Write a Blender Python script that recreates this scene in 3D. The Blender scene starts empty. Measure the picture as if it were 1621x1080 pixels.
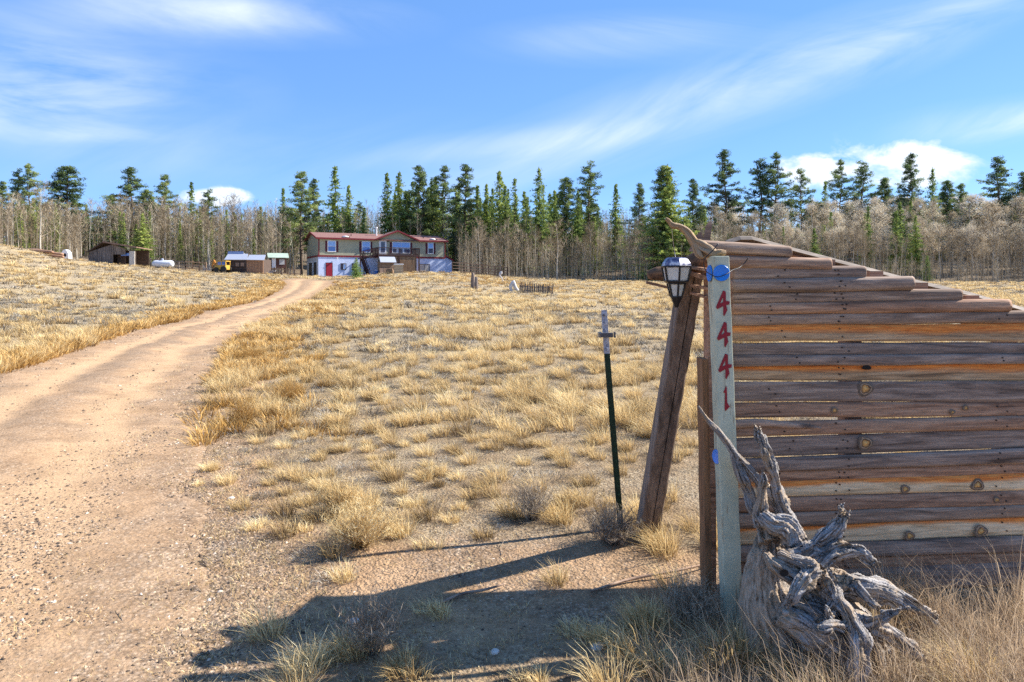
import bpy, math, random
import numpy as np
from mathutils import Vector, Matrix
random.seed(7)
RNG = np.random.default_rng(11)
SC = bpy.context.scene
COL = SC.collection
F = 1080.0; CX = 810.5; EYE = 445.0; CAMZ = 1.6
R = math.radians

# ------------------------------------------------------------------ noise
def _hash(ix, iy, iz):
    n = (ix.astype(np.int64) * 374761393 + iy.astype(np.int64) * 668265263 + iz.astype(np.int64) * 2147483647) & 0xffffffff
    n = ((n ^ (n >> 13)) * 1274126177) & 0xffffffff
    n = n ^ (n >> 16)
    return (n & 0xffffff) / float(0xffffff)
def vnoise(x, y, z=0.0):
    x = np.asarray(x, float); y = np.asarray(y, float); z = np.zeros_like(x) + z
    ix, iy, iz = np.floor(x), np.floor(y), np.floor(z)
    fx, fy, fz = x - ix, y - iy, z - iz
    fx = fx * fx * (3 - 2 * fx); fy = fy * fy * (3 - 2 * fy); fz = fz * fz * (3 - 2 * fz)
    r = 0
    for a in (0, 1):
        wx = fx if a else 1 - fx
        for b in (0, 1):
            wy = fy if b else 1 - fy
            for c in (0, 1):
                wz = fz if c else 1 - fz
                r = r + wx * wy * wz * _hash(ix + a, iy + b, iz + c)
    return r * 2 - 1
def fbm(x, y, z=0.0, o=3):
    s = 0; a = 1.0; f = 1.0; t = 0
    for i in range(o):
        s = s + a * vnoise(np.asarray(x) * f + 17.3 * i, np.asarray(y) * f - 9.1 * i, np.asarray(z) * f + 3.7 * i)
        t += a; a *= .5; f *= 2.03
    return s / t

# ------------------------------------------------------------------ terrain
PXT = [-600, 0, 60, 110, 170, 230, 340, 480, 520, 560, 600, 640, 700, 740, 800, 900, 1050, 1400, 1621, 2200]
CT  = [380, 388, 398, 410, 418, 423, 431, 437, 439.5, 438.5, 435, 432, 431.5, 434, 440, 444, 446, 446.5, 447, 447]
DT  = [70, 75, 78, 82, 85, 90, 95, 100, 103, 101, 99, 98, 100, 102, 105, 108, 110, 110, 110, 110]
ST  = [.05, .06, .06, .06, .06, .065, .07, .08, .08, .085, .085, .085, .085, .085, .085, .09, .11, .14, .15, .15]
HX, HY, HTH = -30.65, 108.0, R(26.9)      # house front left corner and turn
HZ = 2.30
HC, HS = math.cos(HTH), math.sin(HTH)
def ground(x, y, fine=True):
    x = np.asarray(x, float); y = np.asarray(y, float)
    d = np.maximum(y, .8 * np.abs(x)); d = np.maximum(d, .2)
    px = CX + F * x / np.maximum(np.maximum(y, .8 * np.abs(x)), .5)
    C = np.interp(px, PXT, CT); D = np.interp(px, PXT, DT); S = np.interp(px, PXT, ST)
    zc = CAMZ + (EYE - C) / F * D
    t = np.minimum(d / D, 1)
    z = zc * t * t
    back = np.clip(d - D - 3, 0, 170)
    z = z + S * back * np.clip(back / 14, 0, 1)
    # flat pad under the house
    dx, dy = x - HX, y - HY
    u = dx * HC + dy * HS; v = -dx * HS + dy * HC
    out = np.maximum(np.maximum(-2 - u, u - 27.5), np.maximum(-3.2 - v, v - 12))
    w = np.clip(1 - out / 6.0, 0, 1); w = w * w * (3 - 2 * w)
    z = z * (1 - w) + HZ * w
    if fine:
        z = z + .10 * fbm(x * .12, y * .12, 1.3, 2) * np.clip((d - 3) / 20, 0, 1) * (1 - w)
        z = z + .022 * fbm(x * 1.1, y * 1.1, 2.3, 3) * np.clip(1.4 - d / 60, 0, 1)
    return z
def gz(x, y): return float(ground(np.array([x]), np.array([y]))[0])
def P(px, py, Y): return Vector(((px - CX) / F * Y, Y, CAMZ + (EYE - py) / F * Y))
def hit(px, py):
    k = (px - CX) / F; m = (EYE - py) / F
    ys = np.exp(np.linspace(math.log(1.2), math.log(130), 1500))
    zz = ground(k * ys, ys, False); ray = CAMZ + m * ys
    i = np.argmax(ray <= zz)
    if i == 0: i = 1400
    return float(k * ys[i]), float(ys[i])
def at(px, d):
    x = (px - CX) / F * d
    return Vector((x, d, gz(x, d)))

# ------------------------------------------------------------------ objects
def link(o): COL.objects.link(o); return o
def tag(o, label=None, cat=None, group=None, kind=None):
    if label: o['label'] = label
    if cat: o['category'] = cat
    if group: o['group'] = group
    if kind: o['kind'] = kind
    return o
def empty(name, loc=(0, 0, 0), rz=0.0, label=None, cat=None, group=None):
    o = bpy.data.objects.new(name, None); link(o); o.empty_display_size = .2
    o.location = loc; o.rotation_euler = (0, 0, rz)
    return tag(o, label, cat, group)
def child(o, parent):
    o.parent = parent; return o
def copy_tree(o, parent=None):
    c = o.copy(); COL.objects.link(c); c.parent = parent
    for ch in list(o.children): copy_tree(ch, c)
    return c
def np_mesh(name, V, quads=None, tris=None, attrs=None, smooth=False):
    me = bpy.data.meshes.new(name)
    V = np.asarray(V, np.float32)
    nq = 0 if quads is None else len(quads); nt = 0 if tris is None else len(tris)
    loops = np.concatenate([np.asarray(a, np.int32).ravel() for a in (quads, tris) if a is not None and len(a)])
    me.vertices.add(len(V)); me.vertices.foreach_set('co', V.ravel())
    me.loops.add(len(loops)); me.loops.foreach_set('vertex_index', loops)
    me.polygons.add(nq + nt)
    st = np.concatenate([np.arange(nq) * 4, nq * 4 + np.arange(nt) * 3]).astype(np.int32)
    me.polygons.foreach_set('loop_start', st)
    try: me.polygons.foreach_set('loop_total', np.concatenate([np.full(nq, 4), np.full(nt, 3)]).astype(np.int32))
    except Exception: pass
    if smooth: me.polygons.foreach_set('use_smooth', np.ones(nq + nt, bool))
    for k, a in (attrs or {}).items():
        at_ = me.attributes.new(k, 'FLOAT', 'POINT'); at_.data.foreach_set('value', np.asarray(a, np.float32).ravel())
    me.update(calc_edges=True); me.validate()
    return me
class MB:
    """collects geometry for ONE mesh object"""
    def __init__(s): s.v = []; s.f = []; s.uv = {}; s.t = []
    def add(s, vs, fs, tint=0.5):
        o = len(s.v); s.v += [tuple(v) for v in vs]; s.t += [tint] * len(vs)
        s.f += [tuple(i + o for i in f) for f in fs]; return o
    def box(s, a, b, M=None, tint=.5):
        (x0, y0, z0), (x1, y1, z1) = a, b
        vs = [Vector(p) for p in ((x0,y0,z0),(x1,y0,z0),(x1,y1,z0),(x0,y1,z0),(x0,y0,z1),(x1,y0,z1),(x1,y1,z1),(x0,y1,z1))]
        if M is not None: vs = [M @ v for v in vs]
        s.add(vs, [(0,3,2,1),(4,5,6,7),(0,1,5,4),(1,2,6,5),(2,3,7,6),(3,0,4,7)], tint)
    def cbox(s, c, h, M=None, tint=.5):
        s.box([c[i] - h[i] for i in range(3)], [c[i] + h[i] for i in range(3)], M, tint)
    def bar(s, p, q, w, h=None, up=(0, 0, 1), tint=.5, taper=1.0):
        p, q = Vector(p), Vector(q); h = h or w
        d = (q - p).normalized(); u = Vector(up)
        if abs(d.dot(u)) > .95: u = Vector((0, 1, 0))
        a = d.cross(u).normalized(); b = a.cross(d).normalized()
        vs = []
        for c, k in ((p, 1), (q, taper)):
            for i, j in ((-1,-1),(1,-1),(1,1),(-1,1)): vs.append(c + a * (i * w / 2 * k) + b * (j * h / 2 * k))
        s.add(vs, [(0,3,2,1),(4,5,6,7),(0,1,5,4),(1,2,6,5),(2,3,7,6),(3,0,4,7)], tint)
    def tube(s, pts, rad, n=8, wob=0.0, cap=True, res=None, freq=6.0, tint=.5, groove=0.0, seed=0.0, flat=1.0):
        pts = [Vector(p) for p in pts]; rad = list(rad)
        if res:
            A = np.array([list(p) for p in pts]); t = np.arange(len(A)); T = np.linspace(0, len(A) - 1, res)
            out = []; rr = []
            for tt in T:
                i = min(int(tt), len(A) - 2); f = tt - i
                p0, p1, p2, p3 = A[max(i-1,0)], A[i], A[i+1], A[min(i+2,len(A)-1)]
                out.append(Vector(.5*((2*p1)+(-p0+p2)*f+(2*p0-5*p1+4*p2-p3)*f*f+(-p0+3*p1-3*p2+p3)*f**3)))
                rr.append(rad[i] * (1-f) + rad[i+1] * f)
            pts, rad = out, rr
        m = len(pts); fr = []
        d0 = (pts[1] - pts[0]).normalized(); u = Vector((0,0,1)) if abs(d0.z) < .9 else Vector((1,0,0))
        a = d0.cross(u).normalized(); L = 0
        vs = []; o = len(s.v)
        for i in range(m):
            d = (pts[min(i+1,m-1)] - pts[max(i-1,0)]).normalized()
            a = (a - d * a.dot(d)).normalized(); b = d.cross(a)
            if i: L += (pts[i] - pts[i-1]).length
            for k in range(n):
                th = 2*math.pi*k/n
                r = rad[i]
                if wob or groove:
                    c_, s_ = math.cos(th), math.sin(th)
                    r *= 1 + wob * float(fbm(np.array([c_*1.3 + seed]), np.array([s_*1.3 + L*freq]), seed*2.1 + L*freq*.4, 2)[0]) * 1.0 \
                           + groove * float(vnoise(np.array([c_*5 + seed]), np.array([s_*5]), L*1.5 + seed)[0])
                vs.append(pts[i] + a * (math.cos(th) * r) + b * (math.sin(th) * r * flat))
                s.uv[o + len(vs) - 1] = (th / (2*math.pi) if k < n else 1.0, L, rad[i])
        fs = [(i*n+k, i*n+(k+1)%n, (i+1)*n+(k+1)%n, (i+1)*n+k) for i in range(m-1) for k in range(n)]
        if cap: fs += [tuple(reversed(range(n))), tuple((m-1)*n+k for k in range(n))]
        s.add(vs, fs, tint)
    def build(s, name, mat, parent=None, smooth=False, bevel=0.0, label=None):
        me = bpy.data.meshes.new(name); me.from_pydata(s.v, [], s.f)
        if smooth: me.polygons.foreach_set('use_smooth', [True] * len(me.polygons))
        a = me.attributes.new('tint', 'FLOAT', 'POINT'); a.data.foreach_set('value', s.t)
        if s.uv:
            g = me.attributes.new('grain', 'FLOAT_VECTOR', 'POINT')
            arr = np.zeros((len(s.v), 3), np.float32)
            for i, (th, L, r) in s.uv.items(): arr[i] = (math.cos(th*6.28318)*.25 , math.sin(th*6.28318)*.25, L)
            g.data.foreach_set('vector', arr.ravel())
        if mat: me.materials.append(mat)
        o = bpy.data.objects.new(name, me); link(o)
        if bevel:
            m = o.modifiers.new('bevel', 'BEVEL'); m.width = bevel; m.segments = 2; m.limit_method = 'ANGLE'
        if parent: o.parent = parent
        if label: o['label'] = label
        return o
def from_mesh(name, me, mat, parent=None, label=None):
    o = bpy.data.objects.new(name, me); link(o)
    if mat and not me.materials: me.materials.append(mat)
    if parent: o.parent = parent
    if label: o['label'] = label
    return o

# ------------------------------------------------------------------ materials
class NT:
    def __init__(s, name):
        s.m = bpy.data.materials.new(name); s.m.use_nodes = True; s.t = s.m.node_tree; s.t.nodes.clear()
        s.out = s.n('ShaderNodeOutputMaterial')
    def n(s, typ, **kw):
        x = s.t.nodes.new(typ)
        for k, v in kw.items(): setattr(x, k, v)
        return x
    def l(s, a, b): s.t.links.new(a, b)
    def val(s, sock, v):
        if hasattr(v, 'links') or isinstance(v, bpy.types.NodeSocket): s.l(v, sock)
        else: sock.default_value = v
    def coord(s, kind='Object'): return s.n('ShaderNodeTexCoord').outputs[kind]
    def attr(s, name, out='Fac'): return s.n('ShaderNodeAttribute', attribute_name=name).outputs[out]
    def map(s, vec, scale=(1,1,1), loc=(0,0,0), rot=(0,0,0)):
        m = s.n('ShaderNodeMapping'); s.l(vec, m.inputs['Vector'])
        s.val(m.inputs['Scale'], scale); s.val(m.inputs['Location'], loc); s.val(m.inputs['Rotation'], rot); return m.outputs[0]
    def noise(s, vec, scale=5, detail=4, rough=.55, dist=0.0):
        x = s.n('ShaderNodeTexNoise'); s.l(vec, x.inputs['Vector'])
        x.inputs['Scale'].default_value = scale; x.inputs['Detail'].default_value = detail
        x.inputs['Roughness'].default_value = rough; x.inputs['Distortion'].default_value = dist; return x.outputs['Fac']
    def vor(s, vec, scale=5, feat='F1', out='Distance'):
        x = s.n('ShaderNodeTexVoronoi', feature=feat); s.l(vec, x.inputs['Vector']); x.inputs['Scale'].default_value = scale; return x.outputs[out]
    def ramp(s, fac, stops):
        r = s.n('ShaderNodeValToRGB'); s.l(fac, r.inputs[0]); e = r.color_ramp.elements
        while len(e) < len(stops): e.new(.5)
        for i, (p, c) in enumerate(stops):
            e[i].position = p; e[i].color = (c[0], c[1], c[2], 1) if not isinstance(c, (int, float)) else (c, c, c, 1)
        return r.outputs[0]
    def mix(s, f, a, b, mode='MIX'):
        x = s.n('ShaderNodeMix', data_type='RGBA', blend_type=mode); s.val(x.inputs[0], f)
        for i, v in ((6, a), (7, b)):
            if isinstance(v, tuple): x.inputs[i].default_value = (v[0], v[1], v[2], 1)
            else: s.l(v, x.inputs[i])
        return x.outputs[2]
    def math(s, op, a, b=0.0, c=None):
        x = s.n('ShaderNodeMath', operation=op); s.val(x.inputs[0], a); s.val(x.inputs[1], b)
        if c is not None: s.val(x.inputs[2], c)
        return x.outputs[0]
    def bump(s, h, strength=.4, dist=.02):
        b = s.n('ShaderNodeBump'); s.l(h, b.inputs['Height']); b.inputs['Strength'].default_value = strength
        b.inputs['Distance'].default_value = dist; return b.outputs[0]
    def bsdf(s, col, rough=.85, nrm=None, metal=0.0, spec=.3, trans=None):
        p = s.n('ShaderNodeBsdfPrincipled')
        if isinstance(col, tuple): p.inputs['Base Color'].default_value = (*col, 1)
        else: s.l(col, p.inputs['Base Color'])
        s.val(p.inputs['Roughness'], rough); p.inputs['Metallic'].default_value = metal
        p.inputs['Specular IOR Level'].default_value = spec
        if nrm is not None: s.l(nrm, p.inputs['Normal'])
        sh = p.outputs[0]
        if trans:
            tr = s.n('ShaderNodeBsdfTranslucent'); s.val(tr.inputs[0], col if not isinstance(col, tuple) else (*col, 1))
            mx = s.n('ShaderNodeMixShader'); mx.inputs[0].default_value = trans
            s.l(sh, mx.inputs[1]); s.l(tr.outputs[0], mx.inputs[2]); sh = mx.outputs[0]
        s.l(sh, s.out.inputs[0]); return s.m
def M_tint(name, stops, rough=.9, trans=None, spec=.1, objrand=.0, attr='tint'):
    t = NT(name); f = t.attr(attr)
    if objrand:
        r = t.n('ShaderNodeObjectInfo').outputs['Random']
        f = t.math('ADD', f, t.math('MULTIPLY', t.math('SUBTRACT', r, .5), objrand))
    return t.bsdf(t.ramp(f, stops), rough, None, 0, spec, trans)
def M_plain(name, col, rough=.6, var=.25, scale=6, metal=0, spec=.4, bump=0.0):
    t = NT(name); c = t.coord(); n = t.noise(c, scale, 5, .6)
    a = tuple(x * (1 - var) for x in col); b = tuple(min(1, x * (1 + var)) for x in col)
    return t.bsdf(t.ramp(n, [(.3, a), (.7, b)]), rough, t.bump(n, bump, .01) if bump else None, metal, spec)
def M_wood(name, dark, mid, light, sc=(1.2, 18, 26), fine=(5, 90, 130), spots=True, bump=.5, warm=None):
    t = NT(name); c = t.coord()
    rnd = t.n('ShaderNodeObjectInfo').outputs['Random']
    off = t.n('ShaderNodeCombineXYZ'); t.l(t.math('MULTIPLY', rnd, 37.0), off.inputs[0]); t.l(t.math('MULTIPLY', rnd, 53.0), off.inputs[1]); t.l(t.math('MULTIPLY', rnd, 71.0), off.inputs[2])
    va = t.n('ShaderNodeVectorMath', operation='ADD'); t.l(c, va.inputs[0]); t.l(off.outputs[0], va.inputs[1]); c2 = va.outputs[0]
    n1 = t.noise(t.map(c2, sc), 1, 5, .6, .9); n2 = t.noise(t.map(c2, fine), 1, 3, .7, .3)
    n3 = t.noise(c2, 3.0, 3, .5)
    col = t.ramp(n1, [(.28, dark), (.5, mid), (.75, light)])
    col = t.mix(.55, col, t.ramp(n2, [(.3, (.35,.35,.35)), (.65, (1.25,1.25,1.25))]), 'MULTIPLY')
    if warm: col = t.mix(t.ramp(n3, [(.45, 0.0), (.7, .75)]), col, warm)
    hue = t.ramp(rnd, [(0, (1.15, 1.0, .92)), (.5, (.9, .9, .95)), (1, (1.05, .95, .85))])
    col = t.mix(.8, col, hue, 'MULTIPLY')
    h = t.math('ADD', n2, t.math('MULTIPLY', n1, .8))
    return t.bsdf(col, .85, t.bump(h, bump, .004), 0, .25)

def setup_world():
    w = bpy.data.worlds.new('World'); SC.world = w; w.use_nodes = True
    t = w.node_tree; t.nodes.clear()
    class W(NT):
        def __init__(s): s.t = t
    s = W(); out = s.n('ShaderNodeOutputWorld'); bg = s.n('ShaderNodeBackground'); bg.inputs[1].default_value = SKY_STR
    sky = s.n('ShaderNodeTexSky', sky_type='NISHITA'); sky.sun_disc = False
    sky.sun_elevation = SUN_EL; sky.sun_rotation = math.atan2(SUN_DIR[0], SUN_DIR[1])
    sky.altitude = 2600; sky.air_density = 1.0; sky.dust_density = .25; sky.ozone_density = 3.0
    co = s.n('ShaderNodeTexCoord').outputs['Generated']; sep = s.n('ShaderNodeSeparateXYZ'); s.l(co, sep.inputs[0])
    yy = s.math('MAXIMUM', sep.outputs[1], .08)
    a = s.math('DIVIDE', sep.outputs[0], yy); b = s.math('DIVIDE', sep.outputs[2], yy)
    vec = s.n('ShaderNodeCombineXYZ'); s.l(a, vec.inputs[0]); s.l(b, vec.inputs[1]); v = vec.outputs[0]
    def blob(px, py, rx, ry, ang, soft=1.0):   # an elongated soft cloud area in sky directions
        m = s.map(v, (1, 1, 1), (-(px - CX) / F, -(EYE - py) / F, 0))
        m = s.map(m, (1, 1, 1), (0, 0, 0), (0, 0, -ang))
        m = s.map(m, (F / rx, F / ry, 1))
        l = s.n('ShaderNodeVectorMath', operation='LENGTH'); s.l(m, l.inputs[0])
        return s.ramp(l.outputs['Value'], [(0, 1.0), (.35, .75), (.7, .2), (1, 0.0)])
    def wisp(ang, sc, st, det=6, dist=.6, lo=.4, hi=.72):
        m = s.map(v, (1, 1, 1), (0, 0, 0), (0, 0, -ang)); m = s.map(m, (sc, sc * st, 1))
        return s.ramp(s.noise(m, 1, det, .58, dist), [(lo, 0.0), (hi, 1.0)])
    def mul(a_, b_, k=1.0): return s.math('MULTIPLY', s.math('MULTIPLY', a_, b_), k)
    pn = s.noise(s.map(v, (1, 1.7, 1)), 10, 10, .62, .3)
    def puff(px, py, rx, ry):
        m_ = s.ramp(blob(px, py, rx, ry, 0), [(.05, 0.0), (.35, 1.0)])
        return s.math('MULTIPLY', m_, s.ramp(s.math('ADD', s.math('MULTIPLY', blob(px, py, rx, ry, 0), .55), s.math('MULTIPLY', pn, 1.25)), [(.80, 0.0), (.92, .45), (1.2, .9)]))
    A = R(24)
    w1 = wisp(A * .8, 1.7, 5.5, 9, .8, .34, .84); w2 = wisp(-R(8), 1.5, 6, 9, .9, .34, .88); w3 = wisp(0, 3.5, 2.2, 8, .3, .42, .56)
    L = [mul(blob(-40, 120, 520, 130, -R(4)), w2, 1.1), mul(blob(300, 20, 420, 60, -R(3)), w2, 1.15),
         mul(blob(40, 165, 300, 70, R(6)), w2, .8),
         mul(blob(1100, 160, 760, 80, A * .78), w1, .95), mul(blob(840, 225, 330, 34, R(6)), w1, .8),
         mul(blob(1000, 60, 300, 50, R(2)), w2, .75), mul(blob(1560, 195, 260, 45, R(7)), w1, .85),
         mul(blob(1450, 60, 420, 60, R(22)), w1, .7), mul(blob(140, 213, 160, 22, 0), w2, .7), mul(blob(1290, 90, 360, 70, R(20)), w2, .35),
         puff(1430, 256, 190, 66), puff(1275, 276, 100, 60), puff(335, 312, 120, 26), mul(blob(300, 240, 700, 90, 0), w1, .25)]
    tot = L[0]
    for x in L[1:]: tot = s.math('ADD', tot, x)
    front = s.ramp(sep.outputs[1], [(.1, 0.0), (.3, 1.0)])
    gen = s.ramp(s.noise(s.map(co, (1.5, 1.5, 7)), 1.2, 6, .6, .5), [(.55, 0.0), (.8, .5)])
    tot = s.math('ADD', s.math('MULTIPLY', tot, front), s.math('MULTIPLY', gen, s.math('SUBTRACT', 1.0, front)))
    x = s.n('ShaderNodeMath', operation='MINIMUM'); s.l(tot, x.inputs[0]); x.inputs[1].default_value = .88
    hsv = s.n('ShaderNodeHueSaturation'); hsv.inputs['Saturation'].default_value = SKY_SAT; hsv.inputs['Value'].default_value = SKY_VAL; s.l(sky.outputs[0], hsv.inputs['Color'])
    base = s.mix(.50, hsv.outputs[0], (.72, 1.72, 4.0))
    col = s.mix(x.outputs[0], base, CLOUD)
    s.l(col, bg.inputs[0]); s.l(bg.outputs[0], out.inputs[0])

SUN_EL = R(37); _az = R(72.5)
SUN_DIR = (math.sin(_az), math.cos(_az))      # horizontal direction towards the sun: right and behind the fence
SKY_STR = .125; SKY_SAT = 1.08; SKY_VAL = .74; CLOUD = (3.7, 4.0, 4.5)
setup_world()
sl = bpy.data.lights.new('sun', 'SUN'); sl.energy = 5.0; sl.angle = R(.53); sl.color = (1, .94, .84)
so = link(bpy.data.objects.new('sun', sl))
_d = Vector((-SUN_DIR[0] * math.cos(SUN_EL), -SUN_DIR[1] * math.cos(SUN_EL), -math.sin(SUN_EL)))
so.rotation_euler = _d.to_track_quat('-Z', 'Y').to_euler(); so.location = (20, 5, 20)
cam = bpy.data.cameras.new('camera'); co_ = link(bpy.data.objects.new('camera', cam)); SC.camera = co_
co_.location = (0, 0, CAMZ); co_.rotation_euler = (R(90), 0, 0)
cam.sensor_width = 36; cam.lens = F / 1621 * 36; cam.shift_y = -(540 - EYE) / 1621; cam.clip_start = .05; cam.clip_end = 3000
SC.view_settings.view_transform = 'Standard'; SC.view_settings.look = 'None'; SC.view_settings.exposure = 1.25; SC.view_settings.gamma = 1
SC.cycles.max_bounces = 6; SC.cycles.transparent_max_bounces = 4; SC.cycles.diffuse_bounces = 3
try: SC.cycles.use_denoising = False
except Exception: pass

# ------------------------------------------------------------------ ground sheet + driveway
def axis(lo, hi, n, fine_lo, fine_hi): return np.linspace(lo, hi, n)
angs = np.concatenate([np.linspace(-180, -50, 60, endpoint=False), np.linspace(-50, 50, 520, endpoint=False), np.linspace(50, 180, 61)])
rs = np.concatenate([[0.0], np.exp(np.linspace(math.log(.5), math.log(2.0), 12, endpoint=False)), np.exp(np.linspace(math.log(2.0), math.log(320), 430)), [600, 1500]])
AA, RR = np.meshgrid(np.radians(angs), rs)
X = RR * np.sin(AA); Y = RR * np.cos(AA)

# road edges (pixel guides turned into places on the ground once)
Lg = [(-260, 700), (-120, 640), (0, 593), (78, 569), (148, 546.5), (211, 524), (278, 509), (333, 491), (400, 480), (437, 462), (449, 450), (441, 443)]
Rg = [(300, 700), (308, 655), (315, 617), (344, 580), (359, 546), (392, 522), (429, 502), (466, 484), (507, 467), (522, 456), (527, 448), (533, 442.5)]
RL = [hit(*p) for p in Lg]; RRt = [hit(*p) for p in Rg]
# behind/near the camera the drive widens into the bare turn-in
Lp = [(-5.5, -8.0), (-5.2, -1), (-5.6, 3.0)] + RL
Rp = [(-.9, -8.0), (-.95, -1.0), (-1.35, 3.0), (-1.75, 4.0), (-2.4, 5.2)] + RRt
def resample(pl, n):
    A = np.array(pl, float); s = np.concatenate([[0], np.cumsum(np.hypot(*np.diff(A, axis=0).T))])
    # catmull style smoothing by dense linear + box filter in log distance
    t = np.linspace(0, 1, n) ; S = t * s[-1]
    return np.stack([np.interp(S, s, A[:, 0]), np.interp(S, s, A[:, 1])], 1)
def by_y(pl, ys):
    A = np.array(pl, float); o = np.argsort(A[:, 1]); return np.interp(ys, A[o, 1], A[o, 0])
ROADY = np.concatenate([np.linspace(-8, 3, 20, endpoint=False), np.exp(np.linspace(math.log(3), math.log(88), 420))])
LX = by_y(Lp, ROADY); RX = by_y(Rp, ROADY)
for _ in range(2):
    k = np.ones(9) / 9
    LX[4:-4] = np.convolve(LX, k, 'valid'); RX[4:-4] = np.convolve(RX, k, 'valid')
def road_side(x, y):
    """signed: 0..1 across the drive inside, negative / >1 outside; nan beyond its end"""
    l = np.interp(y, ROADY, LX); r = np.interp(y, ROADY, RX)
    v = (x - l) / (r - l)
    return np.where(y > ROADY[-1] + 14, 9.0, v), l, r
def on_road(x, y, m=0.0):
    v, l, r = road_side(x, y)
    dl = x - l; dr = r - x
    n = .35 * fbm(x * .9, y * .9, 5.0, 3)
    return (np.minimum(dl, dr) + n * np.clip(y / 8, .4, 1.4) > m) & (y < 92)

def gravel_col(t, c, rut):
    n2 = t.noise(c, 2.2, 6, .65); n3 = t.noise(c, 45, 4, .75); n5 = t.noise(c, 13, 5, .7)
    v = t.vor(c, 42); vc = t.vor(c, 42, out='Color')
    col = t.ramp(n2, [(.3, (.25, .155, .085)), (.5, (.38, .245, .14)), (.72, (.50, .335, .20))])
    col = t.mix(.75, col, t.ramp(n3, [(.32, (.42, .40, .38)), (.46, (.92, .92, .92)), (.72, (1.28, 1.25, 1.22))]), 'MULTIPLY')
    col = t.mix(.6, col, t.ramp(n5, [(.34, (.55, .52, .5)), (.5, (1, 1, 1)), (.7, (1.15, 1.12, 1.1))]), 'MULTIPLY')
    peb = t.mix(1.0, t.ramp(vc, [(0, (.15, .10, .07)), (.5, (.42, .30, .20)), (1, (.62, .50, .38))]), t.ramp(v, [(.2, 1.0), (.5, .45)]), 'MULTIPLY')
    mk = t.ramp(t.noise(c, .9, 5, .7), [(.42, 0.0), (.60, .85)])
    if rut is not None:
        lo_ = t.math('MULTIPLY', t.attr('loose'), t.ramp(n5, [(.35, .1), (.6, .95)]))
        mk = t.math('MULTIPLY', t.math('MAXIMUM', t.math('MULTIPLY', mk, .75), lo_), t.math('SUBTRACT', 1.0, rut))
    col = t.mix(mk, col, peb)
    if rut is not None: col = t.mix(t.math('MULTIPLY', rut, .65), col, (.54, .36, .205))
    h = t.math('ADD', t.math('ADD', n3, n2), t.math('MULTIPLY', t.math('SUBTRACT', 1.0, v), .5))
    return col, h
def field_mats():
    t = NT('field_soil'); c = t.coord(); 
    n1 = t.noise(c, .35, 5, .6); n2 = t.noise(c, 6, 6, .65); n3 = t.noise(c, 40, 4, .7); v = t.vor(c, 55)
    soil = t.ramp(n2, [(.36, (.07, .048, .03)), (.47, (.21, .145, .085)), (.72, (.35, .25, .15))])  # soil colour darkened to imitate shadows between the ground cover mats
    litter = t.ramp(n3, [(.38, (.06, .044, .03)), (.48, (.27, .21, .14)), (.64, (.52, .43, .30))])
    straw = t.ramp(n3, [(.3, (.17, .125, .07)), (.5, (.36, .275, .16)), (.7, (.52, .42, .25))])
    far = t.attr('far'); bare = t.attr('bare')
    col = t.mix(t.ramp(t.noise(c, 1.6, 5, .7), [(.42, 0.0), (.6, .75)]), soil, litter)
    col = t.mix(far, col, t.mix(t.ramp(n1, [(.4, 0.0), (.65, .8)]), straw, litter))
    col = t.mix(t.ramp(t.math('ADD', bare, t.math('MULTIPLY', t.math('SUBTRACT', t.noise(c, 1.7, 5, .7), .5), .9)), [(.3, 0.0), (.7, 1.0)]), col, gravel_col(t, c, None)[0])
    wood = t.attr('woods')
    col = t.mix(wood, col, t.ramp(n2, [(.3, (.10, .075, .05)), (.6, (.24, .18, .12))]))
    h = t.math('ADD', t.math('MULTIPLY', n2, 1.0), t.math('MULTIPLY', n3, .6))
    h = t.math('SUBTRACT', h, t.math('MULTIPLY', v, .3))
    field = t.bsdf(col, .95, t.bump(h, .9, .04), 0, .15)
    t = NT('drive_gravel'); c = t.coord()
    col, h = gravel_col(t, c, t.attr('track'))
    road = t.bsdf(col, .95, t.bump(h, .55, .014), 0, .15)
    return field, road
M_FIELD, M_ROAD = field_mats()
Z = ground(X, Y)
nr, na = X.shape
V = np.stack([X.ravel(), Y.ravel(), Z.ravel()], 1)
idx = np.arange(nr * na).reshape(nr, na)
Q = np.stack([idx[:-1, :-1].ravel(), idx[:-1, 1:].ravel(), idx[1:, 1:].ravel(), idx[1:, :-1].ravel()], 1)[:, ::-1]
Dd = np.maximum(Y, .8 * np.abs(X)); PXa = CX + F * X / np.maximum(Dd, .5); DD = np.interp(PXa, PXT, DT)
_r = np.interp(Y, ROADY, RX); _l = np.interp(Y, ROADY, LX); _w = .5 + .07 * np.clip(Y, 0, 12)
bare = np.clip(1.3 - np.hypot((X + .2) / 2.0, (Y - 3.6) / .8), 0, 1) + np.clip(1.25 - (X - _r) / _w, 0, 1) * np.clip(1.25 - (_l - X) / .5, 0, 1) * (Y < 92)
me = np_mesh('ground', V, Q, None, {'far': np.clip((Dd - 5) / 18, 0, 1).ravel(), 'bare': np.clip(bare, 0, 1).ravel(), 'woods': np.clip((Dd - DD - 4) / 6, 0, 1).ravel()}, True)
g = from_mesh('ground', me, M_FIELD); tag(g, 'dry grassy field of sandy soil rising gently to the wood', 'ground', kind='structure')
g.data.materials[0] = M_FIELD
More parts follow.
